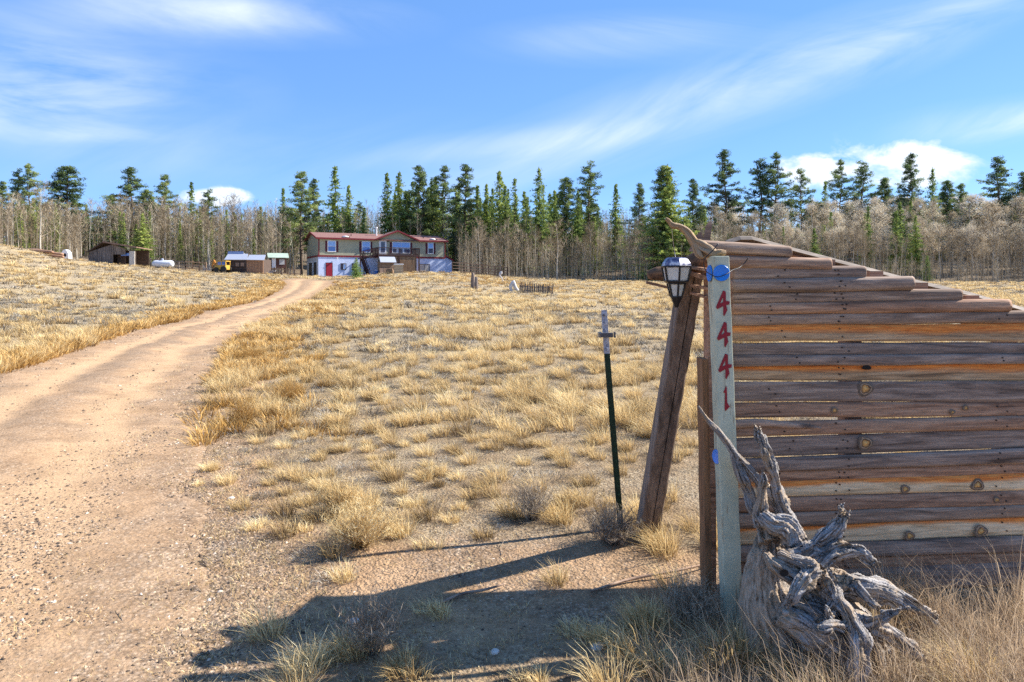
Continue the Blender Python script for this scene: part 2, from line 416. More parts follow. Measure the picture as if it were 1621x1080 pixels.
# driveway sheet
NV = 46
vv = np.linspace(-.03, 1.03, NV)
U, Vv = np.meshgrid(ROADY, vv, indexing='ij')
edge = .22 * fbm(np.concatenate([ROADY * 1.0]), ROADY * 0 + 3.1, 0, 3) * np.clip(ROADY / 8, .5, 1.6)
edge2 = .45 * fbm(ROADY * 1.7, ROADY * 0 + 9.1, 0, 5) * np.clip(ROADY / 8, .7, 1.6)
XX = (LX + edge)[:, None] * (1 - Vv) + (RX + edge2)[:, None] * Vv
yy = U
w_ = np.clip(yy / 6, 0, 1)
tr = (np.exp(-((Vv - (.30)) / .085) ** 2) + np.exp(-((Vv - .72) / .085) ** 2)) * w_
tr = tr * (1 + .25 * fbm(XX * .8, yy * .3, 4, 2))
ZZ = ground(XX, yy) + .012 - .045 * tr + .035 * np.exp(-((Vv - .5) / .1) ** 2) * w_
ZZ = ZZ + .012 * fbm(XX * 4, yy * 4, 8, 3)
sk = np.minimum(Vv - 0, 1 - Vv) * 1.0
fe = np.clip(np.minimum(Vv, 1 - Vv) / .12, 0, 1); ZZ = ground(XX, yy) + .004 + (ZZ - ground(XX, yy) - .004) * fe
ZZ = np.where((Vv < 0) | (Vv > 1), ground(XX, yy) - .03, np.maximum(ZZ, ground(XX, yy) + .004))
m_, n_ = XX.shape; idx = np.arange(m_ * n_).reshape(m_, n_)
Q = np.stack([idx[:-1, :-1].ravel(), idx[:-1, 1:].ravel(), idx[1:, 1:].ravel(), idx[1:, :-1].ravel()], 1)
me = np_mesh('driveway', np.stack([XX.ravel(), yy.ravel(), ZZ.ravel()], 1), Q, None, {'track': np.clip(tr, 0, 1).ravel(), 'loose': np.clip((np.exp(-((Vv - .51) / .085) ** 2) + np.clip(1 - Vv / .16, 0, 1) + np.clip((Vv - .84) / .16, 0, 1)) * (.75 + .6 * fbm(XX * .6, yy * .35, 3, 3)) * np.clip(yy / 5, .35, 1), 0, 1).ravel()}, True)
dr = from_mesh('driveway', me, M_ROAD); tag(dr, 'tan dirt driveway with two wheel tracks curving up to the house', 'driveway', kind='structure')
# ------------------------------------------------------------------ the board fence
WOODG = M_wood('weathered_grey_wood', (.11, .075, .056), (.31, .22, .165), (.50, .38, .29))
WOODB = M_wood('weathered_brown_wood', (.14, .075, .045), (.37, .225, .145), (.56, .38, .25))
WOODP = M_wood('brown_post_wood', (.11, .08, .06), (.24, .18, .135), (.36, .275, .21), sc=(20, 20, 1.5), fine=(90, 90, 6))
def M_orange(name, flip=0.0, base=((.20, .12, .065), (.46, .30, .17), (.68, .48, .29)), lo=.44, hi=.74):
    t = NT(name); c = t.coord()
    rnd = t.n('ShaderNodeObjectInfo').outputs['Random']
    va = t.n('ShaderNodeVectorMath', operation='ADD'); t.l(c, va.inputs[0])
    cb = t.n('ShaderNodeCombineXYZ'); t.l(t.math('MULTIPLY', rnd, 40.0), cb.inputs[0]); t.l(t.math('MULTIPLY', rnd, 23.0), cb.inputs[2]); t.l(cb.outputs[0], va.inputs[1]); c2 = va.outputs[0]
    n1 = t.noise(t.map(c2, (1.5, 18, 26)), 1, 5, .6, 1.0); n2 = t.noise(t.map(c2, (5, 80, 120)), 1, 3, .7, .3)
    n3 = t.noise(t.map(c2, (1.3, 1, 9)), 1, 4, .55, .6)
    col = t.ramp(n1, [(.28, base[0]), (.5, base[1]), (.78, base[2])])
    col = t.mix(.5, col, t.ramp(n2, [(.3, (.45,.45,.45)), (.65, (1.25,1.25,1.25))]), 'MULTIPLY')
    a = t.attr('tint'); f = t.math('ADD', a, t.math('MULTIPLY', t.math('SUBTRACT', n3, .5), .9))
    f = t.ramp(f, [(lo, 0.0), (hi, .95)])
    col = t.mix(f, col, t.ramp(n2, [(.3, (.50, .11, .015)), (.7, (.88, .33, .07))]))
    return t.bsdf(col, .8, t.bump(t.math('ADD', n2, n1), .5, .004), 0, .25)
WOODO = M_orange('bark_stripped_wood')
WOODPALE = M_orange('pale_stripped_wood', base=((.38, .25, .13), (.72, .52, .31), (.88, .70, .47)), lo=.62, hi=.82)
NAIL = M_plain('rusty_nail', (.035, .025, .02), .7)
def M_knot():
    t = NT('knot_wood'); a = t.math('ADD', t.attr('tint'), t.math('MULTIPLY', t.math('SUBTRACT', t.noise(t.coord(), 55, 3, .6), .5), .55))
    return t.bsdf(t.ramp(a, [(0, (.85, .48, .16)), (.4, (.46, .24, .08)), (.55, (.05, .025, .015)), (.68, (.40, .27, .17)), (.85, (.10, .07, .05)), (1, (.17, .13, .10))]), .75, None, 0, .3)
KNOT = M_knot()
KDARK = M_plain('knot_hole', (.02, .014, .01), .9)
x0_, Y0_ = (1165 - CX) / F * 3.45, 3.45
x1_, Y1_ = (1621 - CX) / F * 3.58, 3.58
MW = (Y1_ - Y0_) / (x1_ - x0_)
WD = Vector((1, MW, 0)).normalized(); WN = Vector((MW, -1, 0)).normalized()   # along, and out towards the camera
def wp(px, py, off=0.0):
    k = (px - CX) / F; Yc = (Y0_ - MW * x0_ + off * 0) / (1 - MW * k)
    # shift plane by off along normal
    Yc = (Y0_ - MW * x0_ - off * math.sqrt(1 + MW * MW)) / (1 - MW * k)
    return P(px, py, Yc)
fence = empty('board_fence', (x0_, Y0_, gz(x0_, Y0_)), 0, 'weathered fence of stacked horizontal logs and boards, its top stepping down to the right', 'fence')
def fchild(o):
    o.parent = fence; o.matrix_parent_inverse = Matrix.Translation(-Vector(fence.location)); return o
def to_parent(o, root):
    o.parent = root; o.matrix_parent_inverse = root.matrix_basis.inverted() if hasattr(root, 'matrix_basis') else Matrix(); return o
def board(px0, px1, tl, bl, tr, br, mat, round_=.4, off=0.0, seed=0, thick=.04, wave=1.0, label=None, wane=0.0):
    """tl..br: top/bottom pixel rows at px 1165 and px 1621"""
    A = wp(1165, tl, off); B = wp(1165, bl, off); C = wp(1621, tr, off); D = wp(1621, br, off)
    n = 90; K = 9
    xs0 = wp(px0, 500, off).x; xs1 = wp(px1, 500, off).x if px1 < 1700 else 3.45
    vs, fs, ti = [], [], []
    for i in range(n + 1):
        f = i / n; x = xs0 + (xs1 - xs0) * f; s = (x - A.x) / (C.x - A.x)
        zt = A.z + (C.z - A.z) * s; zb = B.z + (D.z - B.z) * s
        zt += wave * .0045 * float(fbm(np.array([x * 2.6]), np.array([seed * 3.1]), 0, 3)[0])
        zb += wave * .0045 * float(fbm(np.array([x * 2.6]), np.array([seed * 3.1 + 50]), 0, 3)[0])
        endr = min(f * n, (1 - f) * n); er = 1.0 if endr >= 1 else .96
        c = (zt + zb) / 2; h = (zt - zb) / 2 * er
        y = A.y + (C.y - A.y) * s
        for k in range(K):
            g = k / (K - 1) * 2 - 1
            bulge = round_ * .62 * h * math.sqrt(max(0, 1 - (g * .985) ** 2)) + (1 - abs(g) ** 10) * .006
            nn = .0022 * float(fbm(np.array([x * 5]), np.array([g * 2 + seed * 7]), 0, 2)[0])
            p = Vector((x, y, c + g * h)) + WN * (bulge + nn)
            vs.append(p); ti.append(.5 + .5 * g)
        for g in (1, -1):
            vs.append(Vector((x, y, c + g * h * .96)) - WN * thick); ti.append(.5 + .5 * g)
    W = K + 2; loop = list(range(K)) + [K, K + 1]
    for i in range(n):
        for k in range(W):
            a, b = loop[k], loop[(k + 1) % W]
            fs.append((i * W + a, (i + 1) * W + a, (i + 1) * W + b, i * W + b))
    fs.append(tuple(loop)); fs.append(tuple(n * W + k for k in reversed(loop)))
    m = MB(); m.add(vs, fs); m.t = ti
    o = m.build('board', mat, None, round_ > .15)
    if label: o['label'] = label
    return fchild(o)
Bd = [  # px0 px1 tl bl tr br mat round
 (1106, 1251, 384, 403, 412, 434, WOODG, .9), (1150, 1314, 404, 424, 415, 440, WOODB, .85), (1160, 1368, 423, 444.5, 418, 440, WOODG, .8),
 (1160, 1444, 442.5, 463, 434, 458, WOODG, .8), (1160, 1520, 461.5, 481, 456, 477, WOODG, .8), (1160, 1597, 479.5, 498.5, 473, 494, WOODB, .8),
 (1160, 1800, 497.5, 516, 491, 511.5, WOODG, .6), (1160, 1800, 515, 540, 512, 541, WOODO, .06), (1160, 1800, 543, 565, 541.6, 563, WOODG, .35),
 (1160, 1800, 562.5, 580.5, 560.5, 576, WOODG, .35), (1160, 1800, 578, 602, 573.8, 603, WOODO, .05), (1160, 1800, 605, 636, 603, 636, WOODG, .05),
 (1160, 1800, 637.8, 660.8, 635, 659, WOODB, .12), (1160, 1800, 669, 692, 658.2, 679.6, WOODB, .45), (1160, 1800, 694.2, 724.5, 679.4, 708.5, WOODG, .05),
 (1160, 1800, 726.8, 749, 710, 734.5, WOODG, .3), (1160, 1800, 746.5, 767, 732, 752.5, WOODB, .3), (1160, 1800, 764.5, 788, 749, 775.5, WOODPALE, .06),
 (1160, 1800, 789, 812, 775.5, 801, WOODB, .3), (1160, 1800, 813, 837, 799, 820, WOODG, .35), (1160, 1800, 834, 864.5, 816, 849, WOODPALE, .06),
 (1160, 1800, 865.5, 891, 848.5, 874, WOODG, .4), (1160, 1800, 888, 912, 871, 892, WOODB, .4), (1160, 1800, 908, 948, 889, 928, WOODG, .3), (1160, 1800, 946, 985, 926, 962, WOODG, .3)]
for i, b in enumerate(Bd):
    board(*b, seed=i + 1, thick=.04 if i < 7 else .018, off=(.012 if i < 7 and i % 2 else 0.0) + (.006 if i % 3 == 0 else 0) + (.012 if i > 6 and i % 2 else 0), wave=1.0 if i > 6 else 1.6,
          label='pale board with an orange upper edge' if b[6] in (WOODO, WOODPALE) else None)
# broken bluish sliver lying along the top of one board
m = MB(); m.tube([wp(1160, 672, .03), wp(1200, 670, .035), wp(1260, 674, .035), wp(1300, 678, .03)], [.022, .02, .015, .004], 10, .25, True, 26, 4, seed=3)
fchild(m.build('split_slab', WOODG, None, True))
def knot(px, py, r, hole=False, tall=1.0, off=.030):
    m = MB(); c = wp(px, py, off); n = 18; rings = 8; vs = []; ti = []
    for j in range(rings + 1):
        q = j / rings
        for k in range(n):
            a = 2 * math.pi * k / n; rr = r * q * (1 + .12 * math.sin(3 * a + px))
            vs.append(c + WD * math.cos(a) * rr * 1.15 + Vector((0, 0, math.sin(a) * rr * tall)) + WN * (.004 * math.cos(q * 9) * (1 - q) - .006 * q)); ti.append(q)
    fs = [(j * n + k, j * n + (k + 1) % n, (j + 1) * n + (k + 1) % n, (j + 1) * n + k) for j in range(rings) for k in range(n)]
    m.add(vs, fs); m.t = ti
    fchild(m.build('knot', KDARK if hole else KNOT, None, True))
for a in [(1371, 616, .030), (1371, 702, .029), (1434, 775, .018), (1549, 768.5, .025), (1441, 849, .020), (1554, 841.5, .026), (1322, 650, .013), (1530, 646, .012), (1509, 653, .011),
          (1548, 673, .010), (1579, 792, .012), (1485, 862, .010)]: knot(a[0], a[1], a[2] * 1.25)
knot(1373, 582, .022, True, .6, .029)
m = MB()
for i, b in enumerate(Bd):
    for px in (1330, 1336, 1586, 1215 + 11 * (i % 5)):
        if px > b[1] - 12 or random.random() < .35: continue
        s = (px - 1165) / 456; t_ = b[2] + (b[4] - b[2]) * s; bo = b[3] + (b[5] - b[3]) * s
        for f in (.3, .68):
            c = wp(px + random.uniform(-9, 9), t_ + (bo - t_) * (f + random.uniform(-.08, .08)), .0095 + (b[7] * (bo - t_) / 2 / F * 3.45 * .62) + (.006 if i % 3 == 0 else 0) + (.012 if i % 2 else 0))
            m.tube([c - WN * .006, c + WN * .0022], [.0042, .0036], 7)
fchild(m.build('nail', NAIL, None))['kind'] = 'stuff'
# rails behind that carry the boards, and the end post
for px in (1345, 1590, 1800):
    m = MB(); a = wp(px, 505, -.085); m.box((a.x - .045, a.y - .04, -.1), (a.x + .045, a.y + .04, 1.5 if px < 1400 else 1.3)); fchild(m.build('post', WOODB, None, bevel=.004))
m = MB(); a = P(1120.5, 500, 3.55); m.box((a.x - .012, a.y - .05, -.1), (a.x + .03, a.y + .04, 1.66)); fchild(m.build('post', WOODB, None, bevel=.003))
ROOFW = M_wood('bleached_roof_plank', (.08, .07, .06), (.20, .18, .155), (.34, .31, .27))
# the plank roof edge behind the stepped logs
m = MB()
def rp(px, py, Yd): return P(px, py, Yd)
rp_ = [(1150, 381), (1172, 374.5), (1190, 374.5), (1250, 391), (1300, 404), (1360, 420), (1420, 436), (1480, 450.5), (1540, 464), (1621, 487.5), (1800, 541)]
for j in range(2):
    A_ = []
    for i, (px, py) in enumerate(rp_):
        A_.append(rp(px, py + (0, 3)[j], 3.72))
    vs = []; fs = []
    for i, a in enumerate(A_):
        th = .018 if j == 0 else .03; dep = .42 if j == 0 else .36
        y0 = 0 if j == 0 else .03
        vs += [a + Vector((.004, y0 + .022, .004)), a + Vector((0, dep, -.10)), a + Vector((0, dep, -.10 - th)), a + Vector((0, y0 - .014, -th))]
    for i in range(len(A_) - 1):
        for k in range(4): fs.append((4*i+k, 4*i+(k+1)%4, 4*i+4+(k+1)%4, 4*i+4+k))
    fs += [(3,2,1,0), tuple(4*(len(A_)-1)+k for k in range(4))]
    m2 = MB(); m2.add(vs, fs); fchild(m2.build('roof_plank', ROOFW if j == 0 else WOODB, None))
for i, (px, py) in enumerate([(1235, 392), (1305, 410), (1380, 428), (1450, 446), (1530, 466)]):
    a = rp(px, py, 3.66); m = MB(); m.cbox((a.x, a.y, a.z - .05), (.035, .05, .045)); fchild(m.build('blocking', WOODB, None))

# ------------------------------------------------------------------ address post
def M_paintpost():
    t = NT('flaking_sage_paint'); c = t.coord()
    n1 = t.noise(t.map(c, (14, 14, 1.6)), 1, 6, .65, .5); n2 = t.noise(t.map(c, (60, 60, 5)), 1, 4, .7); n3 = t.noise(c, 9, 5, .7)
    col = t.ramp(n3, [(.3, (.42, .44, .325)), (.6, (.56, .57, .425)), (.8, (.66, .66, .50))])
    chip = t.ramp(t.math('ADD', t.math('MULTIPLY', n1, .6), t.math('MULTIPLY', n2, .42)), [(.565, 0.0), (.61, .85)])
    col = t.mix(chip, col, (.30, .235, .15))
    col = t.mix(t.ramp(n2, [(.28, .55), (.42, 0.0)]), col, (.16, .17, .13))
    return t.bsdf(col, .7, t.bump(t.math('ADD', n2, n1), .35, .003), 0, .3)
PAINT = M_paintpost()
NY = 3.2
ap0 = P(1141.5, 986, NY); 
apost = empty('address_post', (ap0.x + .045, NY + .04, gz(ap0.x, NY)), 0, 'pale green painted square post reading 4441 at the left end of the board fence', 'post')
def achild(o): return to_parent(o, apost)
m = MB(); vs = []; fs = []
nz = 26
for i in range(nz + 1):
    f = i / nz; py = 405.5 + (1012 - 405.5) * f
    xl = 1127.5 + (1150 - 1127.5) * f; xr = 1154.5 + (1178.5 - 1154.5) * f
    a = P(xl, py, NY); b = P(xr, py, NY); w = .0012 * math.sin(i * 1.7)
    for q in (a + Vector((w, 0, 0)), b + Vector((w, 0, 0)), b + Vector((w, .088, 0)), a + Vector((w, .088, 0))): vs.append(q)
for i in range(nz):
    for k in range(4): fs.append((4*i+k, 4*i+4+k, 4*i+4+(k+1)%4, 4*i+(k+1)%4))
fs += [(0, 1, 2, 3), tuple(4 * nz + k for k in (3, 2, 1, 0))]
m.add(vs, fs); achild(m.build('post', PAINT, None, bevel=.004))
def pp(px, py, off=.002): return P(px, py, NY - off)
RED = M_plain('crimson_paint', (.27, .008, .018), .55, .12, 30)
def digit4(cx, top, s=1.0, rot=0.0):
    # outer outline and inner hole of the hand cut figure, as one curve shape
    out = [(11.2,0),(15.2,1.5),(15.6,16.5),(21.5,17.2),(20.8,22.2),(16.0,22.8),(17.8,31.0),(13,40.6),(11.4,38.5),(11.6,24.6),(2.2,29.6),(0,26.5),(2.6,20)]
    hole = [(11.4,9.5),(11.2,18.0),(6.4,20.8)]
    cu = bpy.data.curves.new('digit', 'CURVE'); cu.dimensions = '2D'; cu.fill_mode = 'BOTH'; cu.extrude = .0012
    for poly in (out, hole):
        sp = cu.splines.new('POLY'); sp.points.add(len(poly) - 1); sp.use_cyclic_u = True
        for k, (x, y) in enumerate(poly): sp.points[k].co = ((x - 10.5) * s * NY / F, -(y) * s * NY / F, 0, 1)
    return cu, cx, top
def digit1(cx, top, s=1.0):
    out = [(12,0),(13,3),(13.6,26),(17.6,33),(11,40),(9.6,37.5),(10.6,12),(7.8,10)]
    cu = bpy.data.curves.new('digit', 'CURVE'); cu.dimensions = '2D'; cu.fill_mode = 'BOTH'; cu.extrude = .0012
    sp = cu.splines.new('POLY'); sp.points.add(len(out) - 1); sp.use_cyclic_u = True
    for k, (x, y) in enumerate(out): sp.points[k].co = ((x - 12.5) * s * NY / F, -(y) * s * NY / F, 0, 1)
    return cu, cx, top
dg = bpy.context.evaluated_depsgraph_get()
for cu, cx, top in (digit4(1144.0, 460), digit4(1145.6, 509.5), digit4(1147.4, 560), digit1(1150.0, 611)):
    o = bpy.data.objects.new('digit_tmp', cu); link(o)
    bpy.context.view_layer.update(); dg.update()
    me = bpy.data.meshes.new_from_object(o.evaluated_get(dg)); bpy.data.objects.remove(o)
    me.materials.clear(); me.materials.append(RED)
    q = bpy.data.objects.new('digit', me); link(q); p = pp(cx, top, .0022)
    me.transform(Matrix.Translation(p) @ Matrix.Rotation(R(90), 4, 'X')); achild(q)
REFB = NT('blue_reflector'); _v = REFB.vor(REFB.coord(), 260)
REFB = REFB.bsdf(REFB.ramp(_v, [(0, (.0, .15, .62)), (.6, (.005, .22, .78))]), .25, REFB.bump(_v, .4, .001), 0, .6)
ALU = M_plain('dull_aluminium', (.45, .45, .46), .4, .15, 20, .7)
def disc(name, c, nrm, r, mat, lab):
    m = MB(); n = Vector(nrm).normalized(); a = n.cross(Vector((0, 0, 1))).normalized(); b = a.cross(n)
    K = 32; vs = []; prof = [(0, .0), (1.0, .0), (1.0, .004), (.93, .006), (.86, .0045), (0, .006)]
    for rr, hh in prof:
        for k in range(K): t_ = 2*math.pi*k/K; vs.append(c + a*math.cos(t_)*rr*r + b*math.sin(t_)*rr*r + n*hh)
    m.add(vs, [(j*K+k, j*K+(k+1)%K, (j+1)*K+(k+1)%K, (j+1)*K+k) for j in range(len(prof)-1) for k in range(K)])
    o = achild(m.build(name, mat, None, True)); o['label'] = lab; return o
disc('reflector', pp(1141.8, 432.5, .003), (0, -1, 0), .0385, REFB, 'round blue reflector on the front face')
xs_ = P(1129.2, 433, NY + .045).x
disc('reflector', Vector((P(1128.3, 433, NY).x - .001, NY + .043, P(0, 433, NY + .043).z)), (-1, 0, 0), .040, REFB, 'round blue reflector on the side face')
disc('reflector', Vector((P(1138.8, 723, NY).x + .0005, NY + .043, P(0, 723, NY + .043).z)), (-1, -.25, 0), .034, REFB, 'lower blue reflector on the side face')
# black cable looped round the post top
RUB = M_plain('black_rubber', (.012, .012, .013), .5)
m = MB(); cp = [P(1137, 386, 3.14), P(1128, 397, 3.13), P(1118, 407, 3.14), P(1114, 416, 3.22), P(1117, 428, 3.20), P(1124, 434, 3.183), P(1136, 438.5, 3.178), P(1150, 434, 3.178), P(1159, 428, 3.22), P(1170, 424, 3.33), P(1179, 416, 3.36), P(1184.5, 408, 3.35)]
m.tube(cp, [.0022] * len(cp), 6, 0, True, 60); c_ = m.build('cable', RUB, None, True)
tag(c_, 'thin black cable looped round the top of the green address post', 'cable')

# narrow weathered plank left of the post
m = MB(); vs = []; fs = []; n_ = 20
for i in range(n_ + 1):
    f = i / n_; py = 569 + (945 - 569) * f; x = 1111.5 + 6.5 * f + .5 * math.sin(i)
    a = P(x, py, 3.32); w = .030 + .002 * math.sin(i * 2.2)
    for q in (a, a + Vector((w, 0, 0)), a + Vector((w, .10, 0)), a + Vector((0, .10, 0))): vs.append(q)
for i in range(n_):
    for k in range(4): fs.append((4*i+k, 4*i+4+k, 4*i+4+(k+1)%4, 4*i+(k+1)%4))
fs += [(0, 1, 2, 3), tuple(4*n_+k for k in (3, 2, 1, 0))]
m.add(vs, fs); o = m.build('plank', M_wood('orange_brown_wood', (.12, .06, .03), (.28, .15, .075), (.40, .24, .13), sc=(20, 20, 1.5), fine=(90, 90, 6)), None)
tag(o, 'narrow brown plank standing upright against the left side of the green address post', 'plank')

# ------------------------------------------------------------------ leaning post
m = MB(); vs = []; fs = []; n_ = 40
lean0 = (1011, 1046, 842, 4.22); lean1 = (1083, 1117, 424, 3.72)
ax = None
for i in range(n_ + 1):
    f = i / n_; Yc = lean0[3] + (lean1[3] - lean0[3]) * f; py = lean0[2] + (lean1[2] - lean0[2]) * f
    l = lean0[0] + (lean1[0] - lean0[0]) * f; r = lean0[1] + (lean1[1] - lean0[1]) * f
    a = P(l, py, Yc); b = P(r, py, Yc); dv = (b - a)
    nn = .002 * math.sin(i * 1.3)
    cr = a.lerp(b, .56)
    ring = [a + Vector((.004, .006, 0)), a + Vector((.012 + nn, 0, 0)), cr + Vector((-.0035, 0, 0)), cr + Vector((0, .02 if i < n_ else 0, 0)), cr + Vector((.0035, 0, 0)), b + Vector((-.012, 0, 0)), b + Vector((-.003 + nn, .008, 0)),
            b + Vector((-.003, .12, .01)), a + Vector((.004, .12, .01))]
    for q in ring: vs.append(q)
W_ = 9
for i in range(n_):
    for k in range(W_): fs.append((W_*i+k, W_*i+(k+1)%W_, W_*i+W_+(k+1)%W_, W_*i+W_+k))
fs += [tuple(reversed(range(W_))), tuple(W_*n_+k for k in range(W_))]
m.add(vs, fs); lp = m.build('leaning_post', WOODP, None)
tag(lp, 'thick square brown post with a long crack, leaning right to hold the broken log', 'post')

# broken log beam on top of the leaning post
m = MB()
m.tube([P(1026, 436, 3.76), P(1040, 433, 3.76), P(1060, 432, 3.74), P(1085, 425, 3.70), P(1105, 415, 3.66), P(1122, 408, 3.62)], [.026, .043, .047, .052, .056, .05], 16, .35, True, 40, 5, groove=.14, seed=2)
lb = m.build('broken_log', M_wood('split_log_wood', (.05, .03, .02), (.17, .10, .06), (.40, .24, .12), sc=(6, 14, 22), fine=(20, 60, 70)), None, True)
tag(lb, 'broken dark log lying across the top of the leaning post behind the lantern', 'log')
m = MB(); m.bar(P(1023, 447, 3.70), P(1064, 457, 3.70), .02, .014)
m.bar(P(1092, 423, 3.64), P(1120, 427, 3.5), .03, .014); m.bar(P(1090, 432, 3.64), P(1121, 440, 3.5), .03, .022); m.bar(P(1095, 452, 3.64), P(1121, 457, 3.5), .02, .014); m.bar(P(1095, 464, 3.66), P(1120, 471, 3.5), .02, .012)
sp_ = m.build('splintered_planks', WOODB, None); tag(sp_, 'splintered red brown plank ends between the leaning post and the address post', 'planks')

# ------------------------------------------------------------------ lantern
LY = 3.55
lc = P(1070.5, 408, LY)
lan = empty('lantern', (lc.x, LY, P(0, 484, LY).z), 0, 'black six sided lantern with frosted panes hanging below the driftwood branch', 'lantern')
def lz(py): return P(0, py, LY).z
def lx(w): return w / F * LY
LB = M_plain('black_lantern_metal', (.018, .018, .022), .35, .4, 40, .3)
LCAP = NT('highlight_mottled_cap'); _n = LCAP.noise(LCAP.coord(), 30, 5, .6)
LCAP = LCAP.bsdf(LCAP.ramp(_n, [(.42, (.05, .055, .13)), (.54, (.16, .18, .30)), (.60, (.62, .62, .66))]), .35, None, .1, .5)  # white noise patches paint highlights onto the dark blue cap
def hexring(m, rings, K=6, rot=R(0), cap=True):
    vs = []
    for (r, z) in rings:
        for k in range(K): a = rot + 2*math.pi*k/K; vs.append((lc.x + math.cos(a)*r, LY + math.sin(a)*r, z))
    fs = [(j*K+k, j*K+(k+1)%K, (j+1)*K+(k+1)%K, (j+1)*K+k) for j in range(len(rings)-1) for k in range(K)]
    if cap: fs += [tuple(reversed(range(K))), tuple((len(rings)-1)*K+k for k in range(K))]
    m.add(vs, fs)
HR = R(30)   # one edge faces the camera
m = MB(); hexring(m, [(lx(23.5), lz(424)), (lx(24), lz(421)), (lx(23), lz(417)), (lx(18.5), lz(410.5)), (lx(15), lz(408)), (.002, lz(407.5))], 6, HR); to_parent(m.build('cap', LCAP, None, bevel=.002), lan)
FROST = NT('frosted_glass'); _n = FROST.noise(FROST.coord(), 22, 5, .6)
FROST = FROST.bsdf(FROST.ramp(_n, [(.3, (.75, .75, .70)), (.7, (.90, .90, .86))]), .35, None, 0, .5, .35)
secs = [(422, 23.5, 445, 18.8), (449, 14.6, 470, 9.0)]
for (pa, ra, pb, rb) in secs:
    za, zb = lz(pa), lz(pb); Ra, Rb = lx(ra), lx(rb)
    fm = MB()
    for k in range(6):
        a0 = HR + 2*math.pi*k/6; a1 = HR + 2*math.pi*(k+1)/6
        def q(R_, a, z): return Vector((lc.x + math.cos(a)*R_, LY + math.sin(a)*R_, z))
        p00, p01, p10, p11 = q(Ra, a0, za), q(Ra, a1, za), q(Rb, a0, zb), q(Rb, a1, zb)
        fm.bar(p00, p10, .009, .009); fm.bar(p00, p01, .009, .008); fm.bar(p10, p11, .009, .008)
        g = MB(); ins = .95
        c0 = Vector((lc.x, LY, 0))
        vs = [c0 + (p - c0 - Vector((0,0,p.z))) * ins + Vector((0,0,p.z)) for p in (p00, p01, p11, p10)]
        vin = [c0 + (p - c0 - Vector((0,0,p.z))) * .97 + Vector((0,0,p.z)) for p in vs]
        g.add(vs + vin, [(0,1,2,3), (7,6,5,4), (0,4,5,1), (1,5,6,2), (2,6,7,3), (3,7,4,0)])
        to_parent(g.build('pane', FROST, None), lan)
    to_parent(fm.build('frame', LB, None, bevel=.001), lan)
m = MB(); hexring(m, [(lx(3), lz(487)), (lx(4), lz(484)), (lx(6.5), lz(478)), (lx(9.5), lz(471)), (lx(8), lz(469))], 6, HR); to_parent(m.build('finial', LB, None), lan)
m = MB(); hexring(m, [(lx(14), lz(450)), (lx(19.5), lz(446)), (lx(19.5), lz(444))], 6, HR); to_parent(m.build('collar', LB, None), lan)
# ------------------------------------------------------------------ driftwood branch + shard + wire
DRIFT = NT('driftwood'); _t = DRIFT; _g = _t.attr('grain', 'Vector')
_n1 = _t.noise(_t.map(_g, (40, 40, 3.0)), 1, 6, .65, .8); _n2 = _t.noise(_t.coord(), 12, 5, .65); _n3 = _t.noise(_t.map(_g, (70, 70, 7)), 1, 3, .6, .5)
_c = _t.ramp(_n1, [(.36, (.022, .017, .014)), (.43, (.15, .125, .105)), (.54, (.35, .325, .31)), (.74, (.60, .58, .57))])
_c = _t.mix(_t.ramp(_n2, [(.48, 0.0), (.62, .75)]), _c, (.42, .29, .17))
_c = _t.mix(_t.attr('tan'), _c, _t.ramp(_n1, [(.3, (.16, .10, .06)), (.5, (.40, .29, .19)), (.75, (.56, .43, .31))]))
_c = _t.mix(.4, _c, _t.ramp(_n3, [(.3, (.4,.4,.4)), (.65, (1.3,1.3,1.3))]), 'MULTIPLY')
DRIFT = _t.bsdf(_c, .8, _t.bump(_t.math('ADD', _n1, _t.math('MULTIPLY', _n3, .5)), .8, .008), 0, .25)
DRIFT2 = NT('tan_branch'); _t = DRIFT2; _g = _t.attr('grain', 'Vector')
_n1 = _t.noise(_t.map(_g, (30, 30, 4.0)), 1, 6, .65, .8); _n2 = _t.noise(_t.coord(), 14, 5, .6)
_c = _t.ramp(_n1, [(.3, (.14, .09, .055)), (.5, (.38, .26, .15)), (.72, (.60, .50, .38))])
_c = _t.mix(_t.ramp(_n2, [(.5, 0.0), (.66, .6)]), _c, (.42, .25, .10))
DRIFT2 = _t.bsdf(_c, .8, _t.bump(_n1, .8, .006), 0, .25)
m = MB()
BY = 3.3
m.tube([P(1054, 347, BY), P(1060, 352, BY), P(1066, 357, BY), P(1076, 359, BY), P(1087, 366, BY), P(1094, 375, BY), P(1100, 385, BY), P(1110, 392, BY-.02), P(1122, 398, BY-.04), P(1132, 402, BY-.05), P(1140, 400, BY-.06), P(1148, 401, BY-.06)],
       [.005, .010, .015, .012, .016, .018, .024, .029, .030, .022, .015, .013], 22, .55, True, 90, 16, groove=.34, seed=5)
m.tube([P(1063, 355, BY), P(1060, 349, BY-.01), P(1054, 344.5, BY-.01)], [.008, .006, .002], 8, .3, True, 10, 9)
m.tube([P(1098, 383, BY), P(1106, 402, BY-.03), P(1114, 409, BY-.05)], [.016, .018, .004], 12, .5, True, 20, 12, groove=.3, seed=8)
br = m.build('driftwood_branch', DRIFT2, None, True); tag(br, 'crooked tan driftwood branch lying on top of the green address post and pointing up left', 'driftwood')
m = MB()
sh = [P(x, y, 3.62) for x, y in ((1090, 398), (1101, 373), (1110, 366), (1114, 378), (1117, 358), (1122, 351), (1126.5, 350), (1127, 362), (1124, 380), (1122, 400))]
n_ = len(sh); vs = sh + [p + Vector((.004, .016, 0)) for p in sh]
